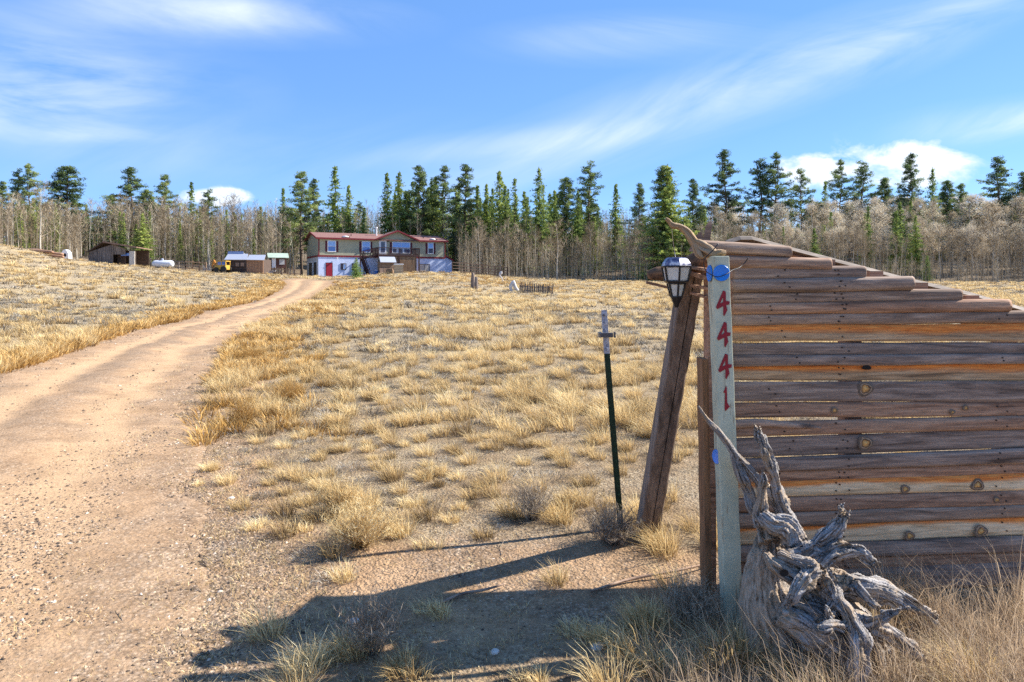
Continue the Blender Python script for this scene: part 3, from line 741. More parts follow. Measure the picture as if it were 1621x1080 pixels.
m.add(vs, [tuple(reversed(range(n_))), tuple(n_ + k for k in range(n_))] + [(k, (k+1)%n_, n_+(k+1)%n_, n_+k) for k in range(n_)])
o = m.build('wood_shard', WOODG, None); tag(o, 'thin jagged grey wood shard standing up behind the driftwood branch', 'wood shard')
m = MB(); m.tube([P(1063, 357, 3.33), P(1065, 380, 3.4), P(1069.5, 409, LY)], [.0018]*3, 5); o = m.build('wire', ALU, None); tag(o, 'thin wire holding the lantern below the driftwood branch', 'wire')

# ------------------------------------------------------------------ T post
TY = 4.4
tp0 = P(985.5, 836, TY); tpost = empty('fence_stake', (tp0.x, TY, gz(tp0.x, TY)), 0, 'dark green steel stake with a white top, standing left of the leaning post', 'fence stake')
TG = M_plain('dark_green_enamel', (.012, .035, .018), .45, .5, 60, .2); TW = NT('worn_white_paint'); _n = TW.noise(TW.coord(), 40, 5, .7)
TW = TW.bsdf(TW.ramp(_n, [(.35, (.10, .095, .11)), (.48, (.42, .42, .47)), (.7, (.66, .66, .68))]), .6)
def tpart(pa, pb, mat, name):
    m = MB(); a = P(pa[0], pa[1], TY); b = P(pb[0], pb[1], TY)
    for (dx, dy, w, h) in ((0, 0, .038, .006), (0, .016, .006, .03)):
        m.bar(a + Vector((dx, dy, 0)), b + Vector((dx, dy, 0)), w, h, (0, 1, 0))
    L = (b - a).length; nn = int(L / .054)
    for i in range(nn):
        c = a.lerp(b, (i + .5) / nn); m.cbox(c + Vector((0, -.006, 0)), (.007, .005, .011))
    return to_parent(m.build(name, mat, None, bevel=.001), tpost)
tpart((984.8, 860), (960.8, 560), TG, 'shaft'); tpart((960.8, 560), (956.3, 491), TW, 'painted_top')
m = MB(); ALU = M_plain('dark_clamp', (.12, .11, .11), .5, .2, 20, .3); a = P(960, 530.5, TY - .02); m.cbox(a, (.042, .010, .015)); m.cbox(P(973, 530, TY-.02), (.006, .012, .019)); to_parent(m.build('clamp', ALU, None, bevel=.004), tpost)
m = MB(); a = P(949.5, 530, TY + .01); m.cbox(a, (.012, .02, .018)); to_parent(m.build('insulator', M_plain('tan_plastic', (.42, .33, .22), .5), None, bevel=.004), tpost)

# ------------------------------------------------------------------ uprooted driftwood stump
SY = 2.95
def Z5(zx, zy, Yd=SY): return P(1090 + .4076 * zx, 640 + .4076 * zy, Yd)
def zr(r, Yd=SY): return r * .4076 / F * Yd
m = MB()
def root(pts, rad, n=20, wob=.28, gr=.22, res=46, seed=0.0, f=7, flat=1.0):
    ps = [Z5(p[0], p[1], p[2] if len(p) > 2 else SY) for p in pts]; rs_ = [zr(r) * (1.0 if seed == 1.0 else .90 if r > 15 else 1) for r in rad]
    m.tube(ps, rs_, n, wob, True, res, f, groove=gr, seed=seed, flat=flat)
root([(330,440,3.12),(315,520,3.08),(300,600,3.03),(300,690,3.0),(315,770,2.97),(340,850,2.95),(360,980,2.95)], [30,52,70,92,118,128,150], 40, .16, .10, 60, 1.0, 4, .8)
root([(38,5,3.14),(70,55,3.13),(110,100,3.12),(150,150,3.12),(178,190,3.12),(225,235,3.12),(265,285,3.12),(310,350,3.12),(355,410,3.1),(385,470,3.08)], [4,9,12,14,17,19,22,25,28,30], 18, .2, .16, 80, 2.0)
root([(165,165,3.12),(185,230,3.12),(205,285,3.12),(228,340,3.12),(250,400,3.1),(285,460,3.06),(310,540,3.0)], [10,20,24,25,27,34,46], 20, .22, .18, 60, 3.0)
root([(268,108,3.1),(285,150,3.1),(305,200,3.1),(325,255,3.1),(345,320,3.1),(360,380,3.08),(390,440,3.05),(415,500,3.0),(430,560,2.95)], [10,22,27,24,22,26,30,34,44], 22, .3, .22, 90, 4.0)
for q in ((262,104),(276,100),(292,118)): root([(q[0],q[1],3.1),(q[0]+12,q[1]+30,3.1),(q[0]+22,q[1]+60,3.1)], [1.5,7,10], 8, .2, .2, 14, q[0])
root([(288,254,3.02),(292,290,3.02),(286,330,3.02),(282,380,3.02),(278,430,3.02),(290,480,3.0)], [3,12,20,26,30,40], 18, .3, .25, 50, 5.0)
root([(280,430,3.0),(330,470,2.97),(380,480,2.95),(400,520,2.93),(390,570,2.92)], [26,36,44,44,40], 22, .35, .25, 50, 6.0)
root([(596,436,2.9),(580,470,2.9),(545,510,2.9),(500,545,2.88),(450,575,2.86),(400,600,2.86)], [12,30,38,34,32,36], 20, .4, .3, 60, 7.0)
root([(580,430,2.9),(585,455,2.9),(585,480,2.9)], [4,12,18], 10, .4, .3, 16, 7.7)
root([(706,608,2.84),(680,575,2.84),(640,560,2.85),(590,565,2.86),(540,590,2.86),(500,630,2.84)], [8,22,30,32,36,40], 20, .3, .25, 60, 8.0)
root([(612,662,2.82),(600,690,2.82),(570,720,2.84)], [5,14,24], 12, .3, .2, 20, 8.8)
root([(398,775,2.72),(415,735,2.72),(440,695,2.74),(470,660,2.77),(510,650,2.8)], [5,22,30,32,36], 18, .3, .3, 50, 9.0)
root([(300,580,2.86),(330,620,2.82),(370,650,2.80),(400,665,2.8),(450,680,2.8)], [18,24,34,36,40], 20, .4, .3, 50, 10.0)
root([(350,580,2.84),(400,600,2.80),(450,620,2.79),(480,640,2.8)], [18,24,24,28], 16, .4, .3, 36, 11.0)
root([(940,820,2.85),(880,785,2.85),(820,755,2.86),(760,730,2.86),(690,712,2.86),(620,705,2.86),(540,690,2.85)], [12,30,40,48,50,50,56], 24, .25, .25, 80, 12.0)
root([(660,1100,2.62),(662,1020,2.63),(660,950,2.66),(650,880,2.69),(620,820,2.72),(580,770,2.76),(550,720,2.8)], [34,36,34,36,34,32,40], 24, .28, .26, 80, 13.0)
root([(900,985,2.72),(830,930,2.74),(760,890,2.76),(690,865,2.77),(620,830,2.78)], [18,34,42,44,46], 22, .28, .25, 70, 14.0)
root([(790,812,2.7),(750,830,2.71),(710,850,2.73),(660,860,2.75)], [6,16,22,28], 14, .3, .25, 36, 15.0)
root([(540,790,2.68),(545,815,2.7),(548,850,2.74)], [8,18,22], 12, .35, .25, 20, 16.0)
root([(440,700,2.9),(500,740,2.9),(560,790,2.9),(620,850,2.9),(680,930,2.9),(720,1020,2.88),(740,1090,2.86)], [50,70,80,84,84,80,70], 36, .22, .16, 70, 17.0, 5)
root([(360,800,2.84),(450,850,2.8),(520,900,2.8),(600,960,2.8),(640,1060,2.8)], [60,80,84,80,80], 34, .22, .16, 60, 18.0, 5)
root([(480,855,2.67),(510,870,2.66),(560,860,2.67),(600,870,2.7)], [10,20,20,20], 14, .5, .3, 36, 19.0)
root([(600,420,3.02),(590,400,3.02),(606,382,3.02)], [12,9,2], 8, .4, .2, 14, 20.0)
root([(430,500,3.0),(445,490,3.0),(440,480,3.0)], [9,5,2], 8, .4, .2, 10, 21.0)
root([(520,640,2.8),(550,700,2.78),(560,760,2.76),(540,800,2.74)], [30,30,24,14], 18, .4, .3, 46, 22.0)
root([(640,700,2.8),(690,760,2.77),(740,790,2.75)], [22,20,8], 14, .4, .3, 36, 23.0)
_rr = random.Random(4)
for (ex_, ey_, ez_, dx_, dy_) in [(596,436,2.9,.3,-1),(706,608,2.84,1,.6),(398,775,2.72,-.4,1),(930,815,2.85,1,.5),(900,980,2.72,1,.6),(268,108,3.1,-.4,-1),(790,812,2.7,1,-.4),(660,1075,2.63,0,1),(470,560,2.86,-1,.2)]:
    for q in range(5):
        ox, oy = _rr.uniform(-16,16), _rr.uniform(-14,14); L = _rr.uniform(16,34); ax_ = dx_ + _rr.uniform(-.5,.5); ay_ = dy_ + _rr.uniform(-.5,.5)
        root([(ex_+ox-dx_*30, ey_+oy-dy_*30, ez_), (ex_+ox, ey_+oy, ez_), (ex_+ox+ax_*L, ey_+oy+ay_*L, ez_-.01)], [9,6,2.5], 7, .3, .2, 8, ex_+q)
tmp = m.build('stump_tmp', None, None)
rm = tmp.modifiers.new('r', 'REMESH'); rm.mode = 'VOXEL'; rm.voxel_size = .0042
bpy.context.view_layer.update(); dg = bpy.context.evaluated_depsgraph_get(); me = bpy.data.meshes.new_from_object(tmp.evaluated_get(dg)); bpy.data.objects.remove(tmp)
from mathutils.kdtree import KDTree
ids = sorted(m.uv); kd = KDTree(len(ids)); gv = {}
for i in ids: kd.insert(m.v[i], i); th, L, r = m.uv[i]; gv[i] = (math.cos(th*6.28318)*.25*(.3+r*8), math.sin(th*6.28318)*.25*(.3+r*8), L + hash(int(i/20000)) * .1)
kd.balance(); nv = len(me.vertices); co = np.empty(nv*3, np.float32); me.vertices.foreach_get('co', co); co = co.reshape(-1, 3); no = np.empty(nv*3, np.float32); me.vertices.foreach_get('normal', no); no = no.reshape(-1, 3)
G = np.zeros((nv, 3), np.float32)
for i in range(nv):
    s_ = 0; a0 = a1 = a2 = 0
    for (c_, j, d_) in kd.find_n(co[i], 4):
        w_ = 1 / (d_ + .002); g_ = gv[j]; a0 += g_[0]*w_; a1 += g_[1]*w_; a2 += g_[2]*w_; s_ += w_
    G[i] = (a0/s_, a1/s_, a2/s_)
dis = .012 * fbm(co[:,0]*14, co[:,1]*14, co[:,2]*14, 2) + .0075 * fbm(G[:,0]*34, G[:,1]*34, G[:,2]*5 + 5, 3) - .012 * np.clip(fbm(G[:,0]*20+9, G[:,1]*20, G[:,2]*3, 2) - .18, 0, 1) * 3
bl_ = vnoise(co[:,0]*26 + 3, co[:,1]*26, co[:,2]*20); dis += .011 * (np.round(bl_ * 2.5) / 2.5) * np.clip((co[:,0] - P(1200,0,3).x) / .12, 0, 1)
sl_ = vnoise(G[:,0]*16 + 40, G[:,1]*16, G[:,2]*9); dis -= .016 * np.clip((sl_ - .25) * 5, 0, 1)
dis *= np.clip((co[:,0] - (P(1150,0,3.2).x)) / .06, .25, 1)
co2 = co + no * dis[:, None]; me.vertices.foreach_set('co', co2.astype(np.float32).ravel())
at_ = me.attributes.new('grain', 'FLOAT_VECTOR', 'POINT'); at_.data.foreach_set('vector', G.ravel())
pxs = CX + F * co[:,0] / co[:,1]; pys = EYE - F * (co[:,2] - CAMZ) / co[:,1]
tn = np.clip((1262 - pxs) / 40, 0, 1) * np.clip((pys - 815) / 40, 0, 1) * .8 + np.clip(1 - np.hypot(pxs - 1208, (pys - 785) * .6) / 22, 0, 1)
at_ = me.attributes.new('tan', 'FLOAT', 'POINT'); at_.data.foreach_set('value', np.clip(tn, 0, 1).astype(np.float32))
me.polygons.foreach_set('use_smooth', np.ones(len(me.polygons), bool)); me.update()
me.materials.append(DRIFT); st = bpy.data.objects.new('driftwood_stump', me); link(st); tag(st, 'bleached uprooted tree stump with twisting roots leaning on the board fence', 'stump')
k_ = MB(); c = Z5(371, 655, 2.765)
K = 14; vs = [c + Vector((math.cos(2*math.pi*k/K) * .018, 0, math.sin(2*math.pi*k/K) * .015)) for k in range(K)] + [c + Vector((0, .004, 0))]
k_.add(vs, [(k, (k+1)%K, K) for k in range(K)]); o = k_.build('knot_hole', KDARK, st)
# ------------------------------------------------------------------ the house
house = empty('house', (HX, HY, HZ), HTH, 'long two storey house with sage green upper walls, dark red trim and white basement coloured with bluish shade', 'house')
def U(zx):      # enlarged-photo column -> metres along the front
    k = (460 + .18507 * zx - CX) / F
    return (k * HY - HX) / (HC - k * HS)
def ZZf(zy, u): # enlarged-photo row -> height above the pad
    py = 340 + .18507 * zy; Yc = HY + HS * u
    return CAMZ + (EYE - py) / F * Yc + .28 - .70 * u / 21.45 - HZ
SAGE = NT('sage_siding'); _c = SAGE.coord(); _n = SAGE.noise(_c, 1.5, 4, .6); _w = SAGE.n('ShaderNodeTexWave', wave_type='BANDS', bands_direction='X'); SAGE.l(_c, _w.inputs[0]); _w.inputs['Scale'].default_value = 1.6; _w.inputs['Distortion'].default_value = 0
SAGE = SAGE.bsdf(SAGE.mix(SAGE.ramp(_w.outputs['Fac'], [(.02, .35), (.08, 0.0)]), SAGE.ramp(_n, [(.3, (.37, .36, .25)), (.7, (.44, .425, .30))]), (.20, .20, .15)), .8)
BASEW = M_plain('blue_shaded_white_stucco', (.60, .68, .90), .85, .10, 1.2)  # white basement wall with the bluish shade put into its colour
BASEW2 = M_plain('off_white_stucco', (.55, .52, .48), .85, .10, 1.2)
TRIM = M_plain('dark_red_trim', (.20, .014, .022), .6, .2, 3)
SHUT = M_plain('maroon_shutter', (.095, .010, .022), .55, .2, 3)
WHITE = M_plain('white_vinyl', (.78, .78, .78), .5, .05, 3)
GLASS = NT('window_glass'); GLASS = GLASS.bsdf((.05, .16, .50), .06, None, 0, .9)
GLASSD = NT('dark_window_glass'); GLASSD = GLASSD.bsdf((.035, .05, .11), .08, None, 0, .7)
CURT = M_plain('pale_blue_curtain', (.30, .52, .92), .7, .1, 4)
DECK = M_plain('dark_red_brown_deck', (.048, .020, .018), .7, .3, 3)
SHING = NT('brown_red_shingle'); _c = SHING.coord(); _n = SHING.noise(_c, 3, 6, .7); _b = SHING.noise(SHING.map(_c, (6, 6, 6)), 1, 3, .7)
SHING = SHING.bsdf(SHING.mix(.4, SHING.ramp(_n, [(.3, (.17, .085, .075)), (.7, (.27, .145, .125))]), SHING.ramp(_b, [(.3, (.6,.6,.6)), (.7, (1.2,1.2,1.2))]), 'MULTIPLY'), .9)
PLANKW = M_wood('raw_plank_wood', (.12, .075, .045), (.28, .19, .12), (.44, .33, .22), sc=(9, 9, .8), fine=(30, 30, 3))
L_ = 21.45; W_h = 9.8; ZB = 3.25; ZE = 6.1; ZR = 7.35
def hp(m, name, mat, parent=None, bevel=0, label=None, smooth=False):
    o = m.build(name, mat, parent or house, smooth, bevel, label); return o
m = MB(); m.box((0, 0, -.5), (L_, W_h, ZB)); hp(m, 'basement_wall', BASEW)
m = MB(); m.box((-.012, .3, -.5), (.0, W_h - .01, ZB - .01)); hp(m, 'side_wall', BASEW2)
m = MB(); m.add([(0,-.03,ZB),(L_,-.03,ZB),(L_,W_h,ZB),(0,W_h,ZB),(0,-.03,ZE),(L_,-.03,ZE),(L_,W_h,ZE),(0,W_h,ZE),(0,W_h/2,ZR-.1),(L_,W_h/2,ZR-.1)],
   [(0,3,2,1),(0,1,5,4),(2,3,7,6),(0,4,8,7,3),(1,2,6,9,5),(4,5,9,8),(6,7,8,9)]); hp(m, 'wall', SAGE)
# trim: band, corners
m = MB(); m.box((-.03, -.07, ZB-.12), (L_+.03, -.031, ZB+.16)); m.box((-.05, -.03, ZB-.12), (-.013, W_h, ZB+.16)); hp(m, 'trim_band', TRIM)
for u in (0, L_-.14):
    m = MB(); m.box((u-.02, -.065, ZB+.16), (u+.16, -.032, ZE)); hp(m, 'corner_trim', TRIM)
# roof: two slopes with front gable
g0, gx, g1 = U(735), U(910), U(1080)
RG = ZE + 1.45
m = MB(); ov = .45; th = .14
def slope(pts):
    n = len(pts); vs = pts + [(x, y, z - th) for x, y, z in pts]
    m.add(vs, [tuple(range(n)), tuple(reversed(range(n, 2*n)))] + [(k, n+k, n+(k+1)%n, (k+1)%n) for k in range(n)])
slope([(-.4, -ov, ZE+.03), (L_+.4, -ov, ZE+.03), (L_+.4, W_h/2, ZR), (-.4, W_h/2, ZR)])
slope([(-.4, W_h/2, ZR), (L_+.4, W_h/2, ZR), (L_+.4, W_h+ov, ZE), (-.4, W_h+ov, ZE)])
slope([(gx, -ov-.1, RG+.16), (gx, W_h/2+.6, RG+.16), (g0-.2, W_h*.2, ZE+.10), (g0-.2, -ov-.1, ZE+.10)])
slope([(gx, -ov-.1, RG+.16), (g1+.2, -ov-.1, ZE+.10), (g1+.2, W_h*.2, ZE+.10), (gx, W_h/2+.6, RG+.16)])
rf = hp(m, 'roof', SHING)
m = MB(); m.add([(g0,-.04,ZE-.05),(g1,-.04,ZE-.05),(gx,-.04,RG),(g0,2,ZE-.05),(g1,2,ZE-.05),(gx,2,RG)], [(0,1,2),(1,4,5,2),(0,2,5,3)]); hp(m, 'gable_wall', SAGE)
m = MB()
m.bar((-.42,-ov-.02,ZE-.02), (g0-.2,-ov-.02,ZE-.02), .05, .24); m.bar((g1+.2,-ov-.02,ZE-.02), (L_+.42,-ov-.02,ZE-.02), .05, .24)
m.bar((g0-.22,-ov-.13,ZE+.04), (gx,-ov-.13,RG+.08), .05, .22); m.bar((gx,-ov-.13,RG+.08), (g1+.22,-ov-.13,ZE+.04), .05, .22)
for x in (-.43, L_+.43):
    m.bar((x,-ov,ZE-.02), (x,W_h/2,ZR-.05), .05, .24); m.bar((x,W_h/2,ZR-.05), (x,W_h+ov,ZE-.04), .05, .24)
hp(m, 'fascia', TRIM)
for zx in (480, 1230):
    m = MB(); u = U(zx); zc = ZE + .35; 
    vs = []; 
    m.tube([(u, .9, ZE+.30), (u, .9, ZE+.42), (u, .9, ZE+.5), (u, .9, ZE+.54)], [.55, .53, .40, .15], 14); s_ = hp(m, 'skylight', WHITE, smooth=True)
    m = MB(); m.box((u-.66, .3, ZE+.18), (u+.62, 1.5, ZE+.32)); m.build('skylight_curb', DECK, s_)
m = MB(); u = U(780); m.tube([(u, 3.2, ZE+.8), (u, 3.2, ZE+2.15)], [.11, .11], 10); m.tube([(u, 3.2, ZE+2.1), (u, 3.2, ZE+2.35)], [.2, .16], 10); hp(m, 'vent_pipe', WHITE)
for zx in (543, 1170):
    m = MB(); u = U(zx); m.tube([(u, 2.0, ZE+.3), (u, 2.0, ZE+.95)], [.07, .07], 8); hp(m, 'vent_pipe', DECK)
def window(x0, x1, y0, y1, cross=False, frame=WHITE, glass=GLASS, upper=None, bars=(), par=None, fr=.11, mid=True, yo=-.03):
    a, b = U(x0), U(x1); uu = (a+b)/2; zt, zb = ZZf(y0, uu), ZZf(y1, uu)
    m = MB()
    m.box((a, yo-.07, zb), (a+fr, yo, zt)); m.box((b-fr, yo-.07, zb), (b, yo, zt)); m.box((a+fr, yo-.07, zt-fr), (b-fr, yo, zt)); m.box((a+fr, yo-.07, zb), (b-fr, yo, zb+fr))
    zm = (zt+zb)/2
    if mid: m.box((a+fr, yo-.065, zm-.035), (b-fr, yo, zm+.035))
    for f in bars: c = a+(b-a)*f; m.box((c-.025, yo-.06, zb+fr), (c+.025, yo, zt-fr))
    o = hp(m, 'window', frame)
    m = MB(); m.box((a+fr-.01, yo-.03, zb+fr-.01), (b-fr+.01, yo-.005, zm if upper else zt-fr+.01)); m.build('pane', glass, o)
    if upper: m = MB(); m.box((a+fr-.01, yo-.03, zm), (b-fr+.01, yo-.005, zt-fr+.01)); m.build('pane', upper, o)
    return o, a, b, zb, zt
def shutter(x0, x1, y0, y1):
    a, b = U(x0), U(x1); uu = (a+b)/2; zt, zb = ZZf(y0, uu), ZZf(y1, uu); m = MB()
    m.box((a, -.075, zb), (b, -.032, zt))
    for i in range(9): z = zb + .1 + (zt-zb-.2)*i/9; m.box((a+.05, -.09, z), (b-.05, -.074, z+.07))
    hp(m, 'shutter', SHUT)
window(315, 388, 232, 330, upper=CURT); shutter(296, 313, 236, 330); shutter(390, 407, 236, 330)
window(608, 682, 228, 326, upper=CURT); shutter(587, 606, 232, 326); shutter(684, 698, 232, 326)
window(1172, 1222, 222, 320, upper=CURT, glass=GLASSD); shutter(1154, 1170, 226, 320); shutter(1224, 1238, 226, 320)
window(868, 1022, 224, 277, upper=None, glass=CURT, bars=(.5,), mid=False); shutter(848, 866, 230, 322); shutter(1024, 1040, 230, 322)
window(868, 1022, 280, 322, glass=GLASSD, bars=(), mid=False, fr=.08)
for f in (905, 955): 
    a = U(f); m = MB(); m.box((a, -.11, ZZf(322, a)), (a+.32, -.04, ZZf(282, a))); hp(m, 'window_divider', WHITE)
# entry door on the deck
a, b = U(756), U(820); m = MB(); zt, zb = ZZf(214, a), ZZf(345, a); m.box((a, -.09, zb), (b, -.03, zt)); dd = hp(m, 'door', WHITE)
m = MB(); m.box((U(772), -.11, ZZf(318, a)), (U(805), -.091, ZZf(230, a))); m.build('pane', GLASSD, dd)
m = MB(); m.box((U(825), -.12, ZZf(226, a)), (U(845), -.03, ZZf(205, a))); hp(m, 'wall_light', DECK)
# basement openings
a, b = U(305), U(355); m = MB(); m.box((a, -.06, .03), (b, 0, ZZf(427, a))); rd = hp(m, 'door', M_plain('red_door', (.33, .012, .03), .5, .1, 3), label='plain red basement door')
m = MB(); m.box((a-.09, -.045, .03), (a-.001, -.002, ZZf(427, a)+.09)); m.box((b+.001, -.045, .03), (b+.09, -.002, ZZf(427, a)+.09)); m.box((a, -.045, ZZf(427,a)+.001), (b, -.002, ZZf(427, a)+.09)); m.build('door_frame', DECK, rd)
window(428, 476, 424, 479, frame=DECK, glass=GLASSD, bars=(.5,), mid=False, fr=.12, yo=0)
window(452, 470, 430, 474, frame=WHITE, glass=CURT, mid=False, fr=.03, yo=-.04)
window(524, 560, 422, 478, frame=DECK, glass=GLASSD, mid=False, fr=.1, yo=0)
window(1098, 1190, 407, 474, frame=DECK, glass=BASEW2, bars=(.5,), mid=False, fr=.07, yo=0)
for v0, v1 in ((1.0, 3.6), (4.9, 7.8)):
    m = MB(); m.box((-.05, v0, .0), (-.012, v1, 2.35)); gd = hp(m, 'garage_door', M_plain('dark_garage_opening', (.03, .026, .026), .6, .3, 2))
    m = MB(); m.box((-.07, v0-.12, 0), (-.013, v0, 2.47)); m.box((-.07, v1, 0), (-.013, v1+.12, 2.47)); m.box((-.07, v0, 2.35), (-.013, v1, 2.47)); m.build('door_frame', WHITE, gd)
for zx in (397, 1026):
    a = U(zx); m = MB(); m.tube([(a, -.12, ZB-.25), (a, -.28, ZB-.28), (a, -.30, ZB-.45)], [.09, .12, .05], 8); hp(m, 'wall_light', WHITE)
# lower side extension on the right
e0, e1 = L_ + .002, U(1387)
m = MB(); m.add([(e0,.25,-.5),(e1,.25,-.5),(e1,6,-.5),(e0,6,-.5),(e0,.25,ZB+.25),(e1,.25,ZB-.45),(e1,6,ZB-.45),(e0,6,ZB+.25)], [(0,3,2,1),(4,5,6,7),(0,1,5,4),(1,2,6,5),(2,3,7,6),(3,0,4,7)]); hp(m, 'side_extension', BASEW)
m = MB(); m.bar((e0, 3.1, ZB+.40), (e1+.25, 3.1, ZB-.38), 6.3, .12, (0, 0, 1)); hp(m, 'extension_roof', TRIM)
# deck
dk = MB(); d0, d1 = U(700), U(1048); dz = ZZf(340, (d0+d1)/2); DV = -3.4
dk.box((d0, DV, dz-.30), (d1, -.07, dz)); deck = hp(dk, 'deck', DECK)
m = MB(); zr_ = dz + 1.05
for (p, q) in (((d0, DV+.05), (d1, DV+.05)), ((d0+.05, DV+.1), (d0+.05, -.1)), ((d1-.05, DV+.1), (d1-.05, -.1))):
    p = Vector((*p, 0)); q = Vector((*q, 0)); Lr = (q-p).length
    m.bar(p + Vector((0,0,zr_)), q + Vector((0,0,zr_)), .16, .10); m.bar(p + Vector((0,0,dz+.12)), q + Vector((0,0,dz+.12)), .07, .07)
    nb = int(Lr / .22)
    for i in range(nb + 1):
        c = p.lerp(q, i / nb); w = .12 if i % 8 == 0 else .04
        m.bar(c + Vector((0,0,dz)), c + Vector((0,0,zr_)), w, w)
m.build('railing', DECK, deck)
for u in (d0+.1, (d0+d1)/2, d1-.1):
    m = MB(); m.bar((u, DV+.1, -.4), (u, DV+.1, dz-.3), .18, .18); m.build('deck_post', DECK, deck)
m = MB(); s0 = Vector((d0, DV+.5, dz)); s1 = Vector((U(640), DV+.5, dz-.9)); s2 = Vector((U(578), DV+.5, ZB-.3)); s3 = Vector((U(640), DV+.5, -.1))
for a, b in ((s0, s2), (s2, s3)):
    for v in (0, 1.0): m.bar(a + Vector((0,v,-.1)), b + Vector((0,v,-.1)), .07, .3)
    nst = 9
    for i in range(nst): c = a.lerp(b, (i+.5)/nst); m.cbox(c + Vector((0,.5,0)), (.18,.5,.03))
    for v in (0, 1.0):
        m.bar(a + Vector((0,v,1.0)), b + Vector((0,v,1.0)), .08, .1)
        for i in range(7): c = a.lerp(b, i/6); m.bar(c + Vector((0,v,0)), c + Vector((0,v,1.0)), .05, .05)
m.box((s2.x-.5, s2.y-.1, s2.z-.1), (s2.x+.25, s2.y+1.1, s2.z)); m.bar(s2 + Vector((-.4,0,-3)), s2 + Vector((-.4,0,1)), .15, .15); m.bar(s2 + Vector((.2,0,-3)), s2 + Vector((.2,0,1)), .15, .15)
m.build('stairs', DECK, deck)
# boarded enclosure under the deck
m = MB(); a, b = U(822), U(885); n_ = 11
for i in range(n_): z0 = -.3 + (dz-.32+.3)*i/n_; m.box((a, DV+.25, z0), (b, -.07, z0 + (dz-.02)/n_ - .015))
hp(m, 'log_enclosure', PLANKW)
m = MB(); b0, b1 = U(886), U(1024); n_ = 26
for i in range(n_):
    x0 = b0 + (b1-b0)*i/n_; m.box((x0, DV+.12 + (.03 if i % 2 else 0), -.3), (x0+(b1-b0)/n_-.012, DV+.2 + (.03 if i % 2 else 0), dz-.32))
m.box((b0, DV+.24, -.3), (b1, -.07, dz-.33)); hp(m, 'plank_enclosure', PLANKW)

# helpers for outlying things: local box coordinates at a pixel column and distance
def spot(name, px, d, rz, label, cat, group=None, dz=0.0):
    p = at(px, d); return empty(name, (p.x, p.y, p.z + dz), rz, label, cat, group)
GREYM = NT('grey_metal_roof'); _w = GREYM.n('ShaderNodeTexWave'); GREYM.l(GREYM.coord(), _w.inputs[0]); _w.inputs['Scale'].default_value = 5
GREYM = GREYM.bsdf(GREYM.ramp(_w.outputs['Fac'], [(0, (.36, .38, .44)), (1, (.52, .54, .60))]), .45, None, .3, .5)
BLUEM = M_plain('blue_grey_metal_roof', (.22, .28, .46), .4, .15, 2, .3)
GREENM = M_plain('pale_green_metal_roof', (.38, .46, .36), .5, .15, 2, .1)
DARKW = M_wood('dark_log_wood', (.04, .028, .022), (.10, .07, .055), (.20, .15, .12), sc=(2, 9, 16), fine=(6, 30, 40))
def gable_roof(m, x0, x1, y0, y1, z0, z1, th=.1):
    ym = (y0+y1)/2
    for (a, b, za, zb) in ((y0, ym, z0, z1), (ym, y1, z1, z0)):
        m.add([(x0,a,za),(x1,a,za),(x1,b,zb),(x0,b,zb),(x0,a,za-th),(x1,a,za-th),(x1,b,zb-th),(x0,b,zb-th)], [(0,1,2,3),(7,6,5,4),(0,4,5,1),(1,5,6,2),(2,6,7,3),(3,7,4,0)])
def gable_walls(m, x0, x1, y0, y1, z0, z1, zb=-.4):
    ym = (y0+y1)/2
    m.add([(x0,y0,zb),(x1,y0,zb),(x1,y1,zb),(x0,y1,zb),(x0,y0,z0),(x1,y0,z0),(x1,y1,z0),(x0,y1,z0),(x0,ym,z1),(x1,ym,z1)], [(0,1,5,4),(2,3,7,6),(0,4,8,7,3),(1,2,6,9,5),(4,5,9,8),(6,7,8,9)])

# little garden shed in front of the deck (grey roof) - right beside the enclosure
def hloc(u, v, z=0.0): return Vector((HX + HC*u - HS*v, HY + HS*u + HC*v, HZ + z))
a, b = U(688), U(818); w = b - a
gs = empty('garden_shed', hloc(a, DV-2.2), HTH, 'small plank shed with a pale grey gabled roof in front of the deck', 'shed')
m = MB()
for i in range(6): m.box((0, 0, -.4 + .46*i), (w-.3, 1.8, -.4 + .46*(i+1) - .02))
m.build('wall', PLANKW, gs)
m = MB(); m.add([(-.1,-.3,2.25),(w-.1,-.3,2.25),(w+.0,1.0,3.15),(.05,1.0,3.15),(0,2.1,2.3),(w,2.1,2.3)], [(0,1,2,3),(3,2,5,4)]); m.add([(w-.12,-.25,2.2),(w,1.0,3.1),(w-.05,2.05,2.25)], [(0,1,2)]); 
o = m.build('roof', GREYM, gs); o.modifiers.new('th', 'SOLIDIFY').thickness = .06
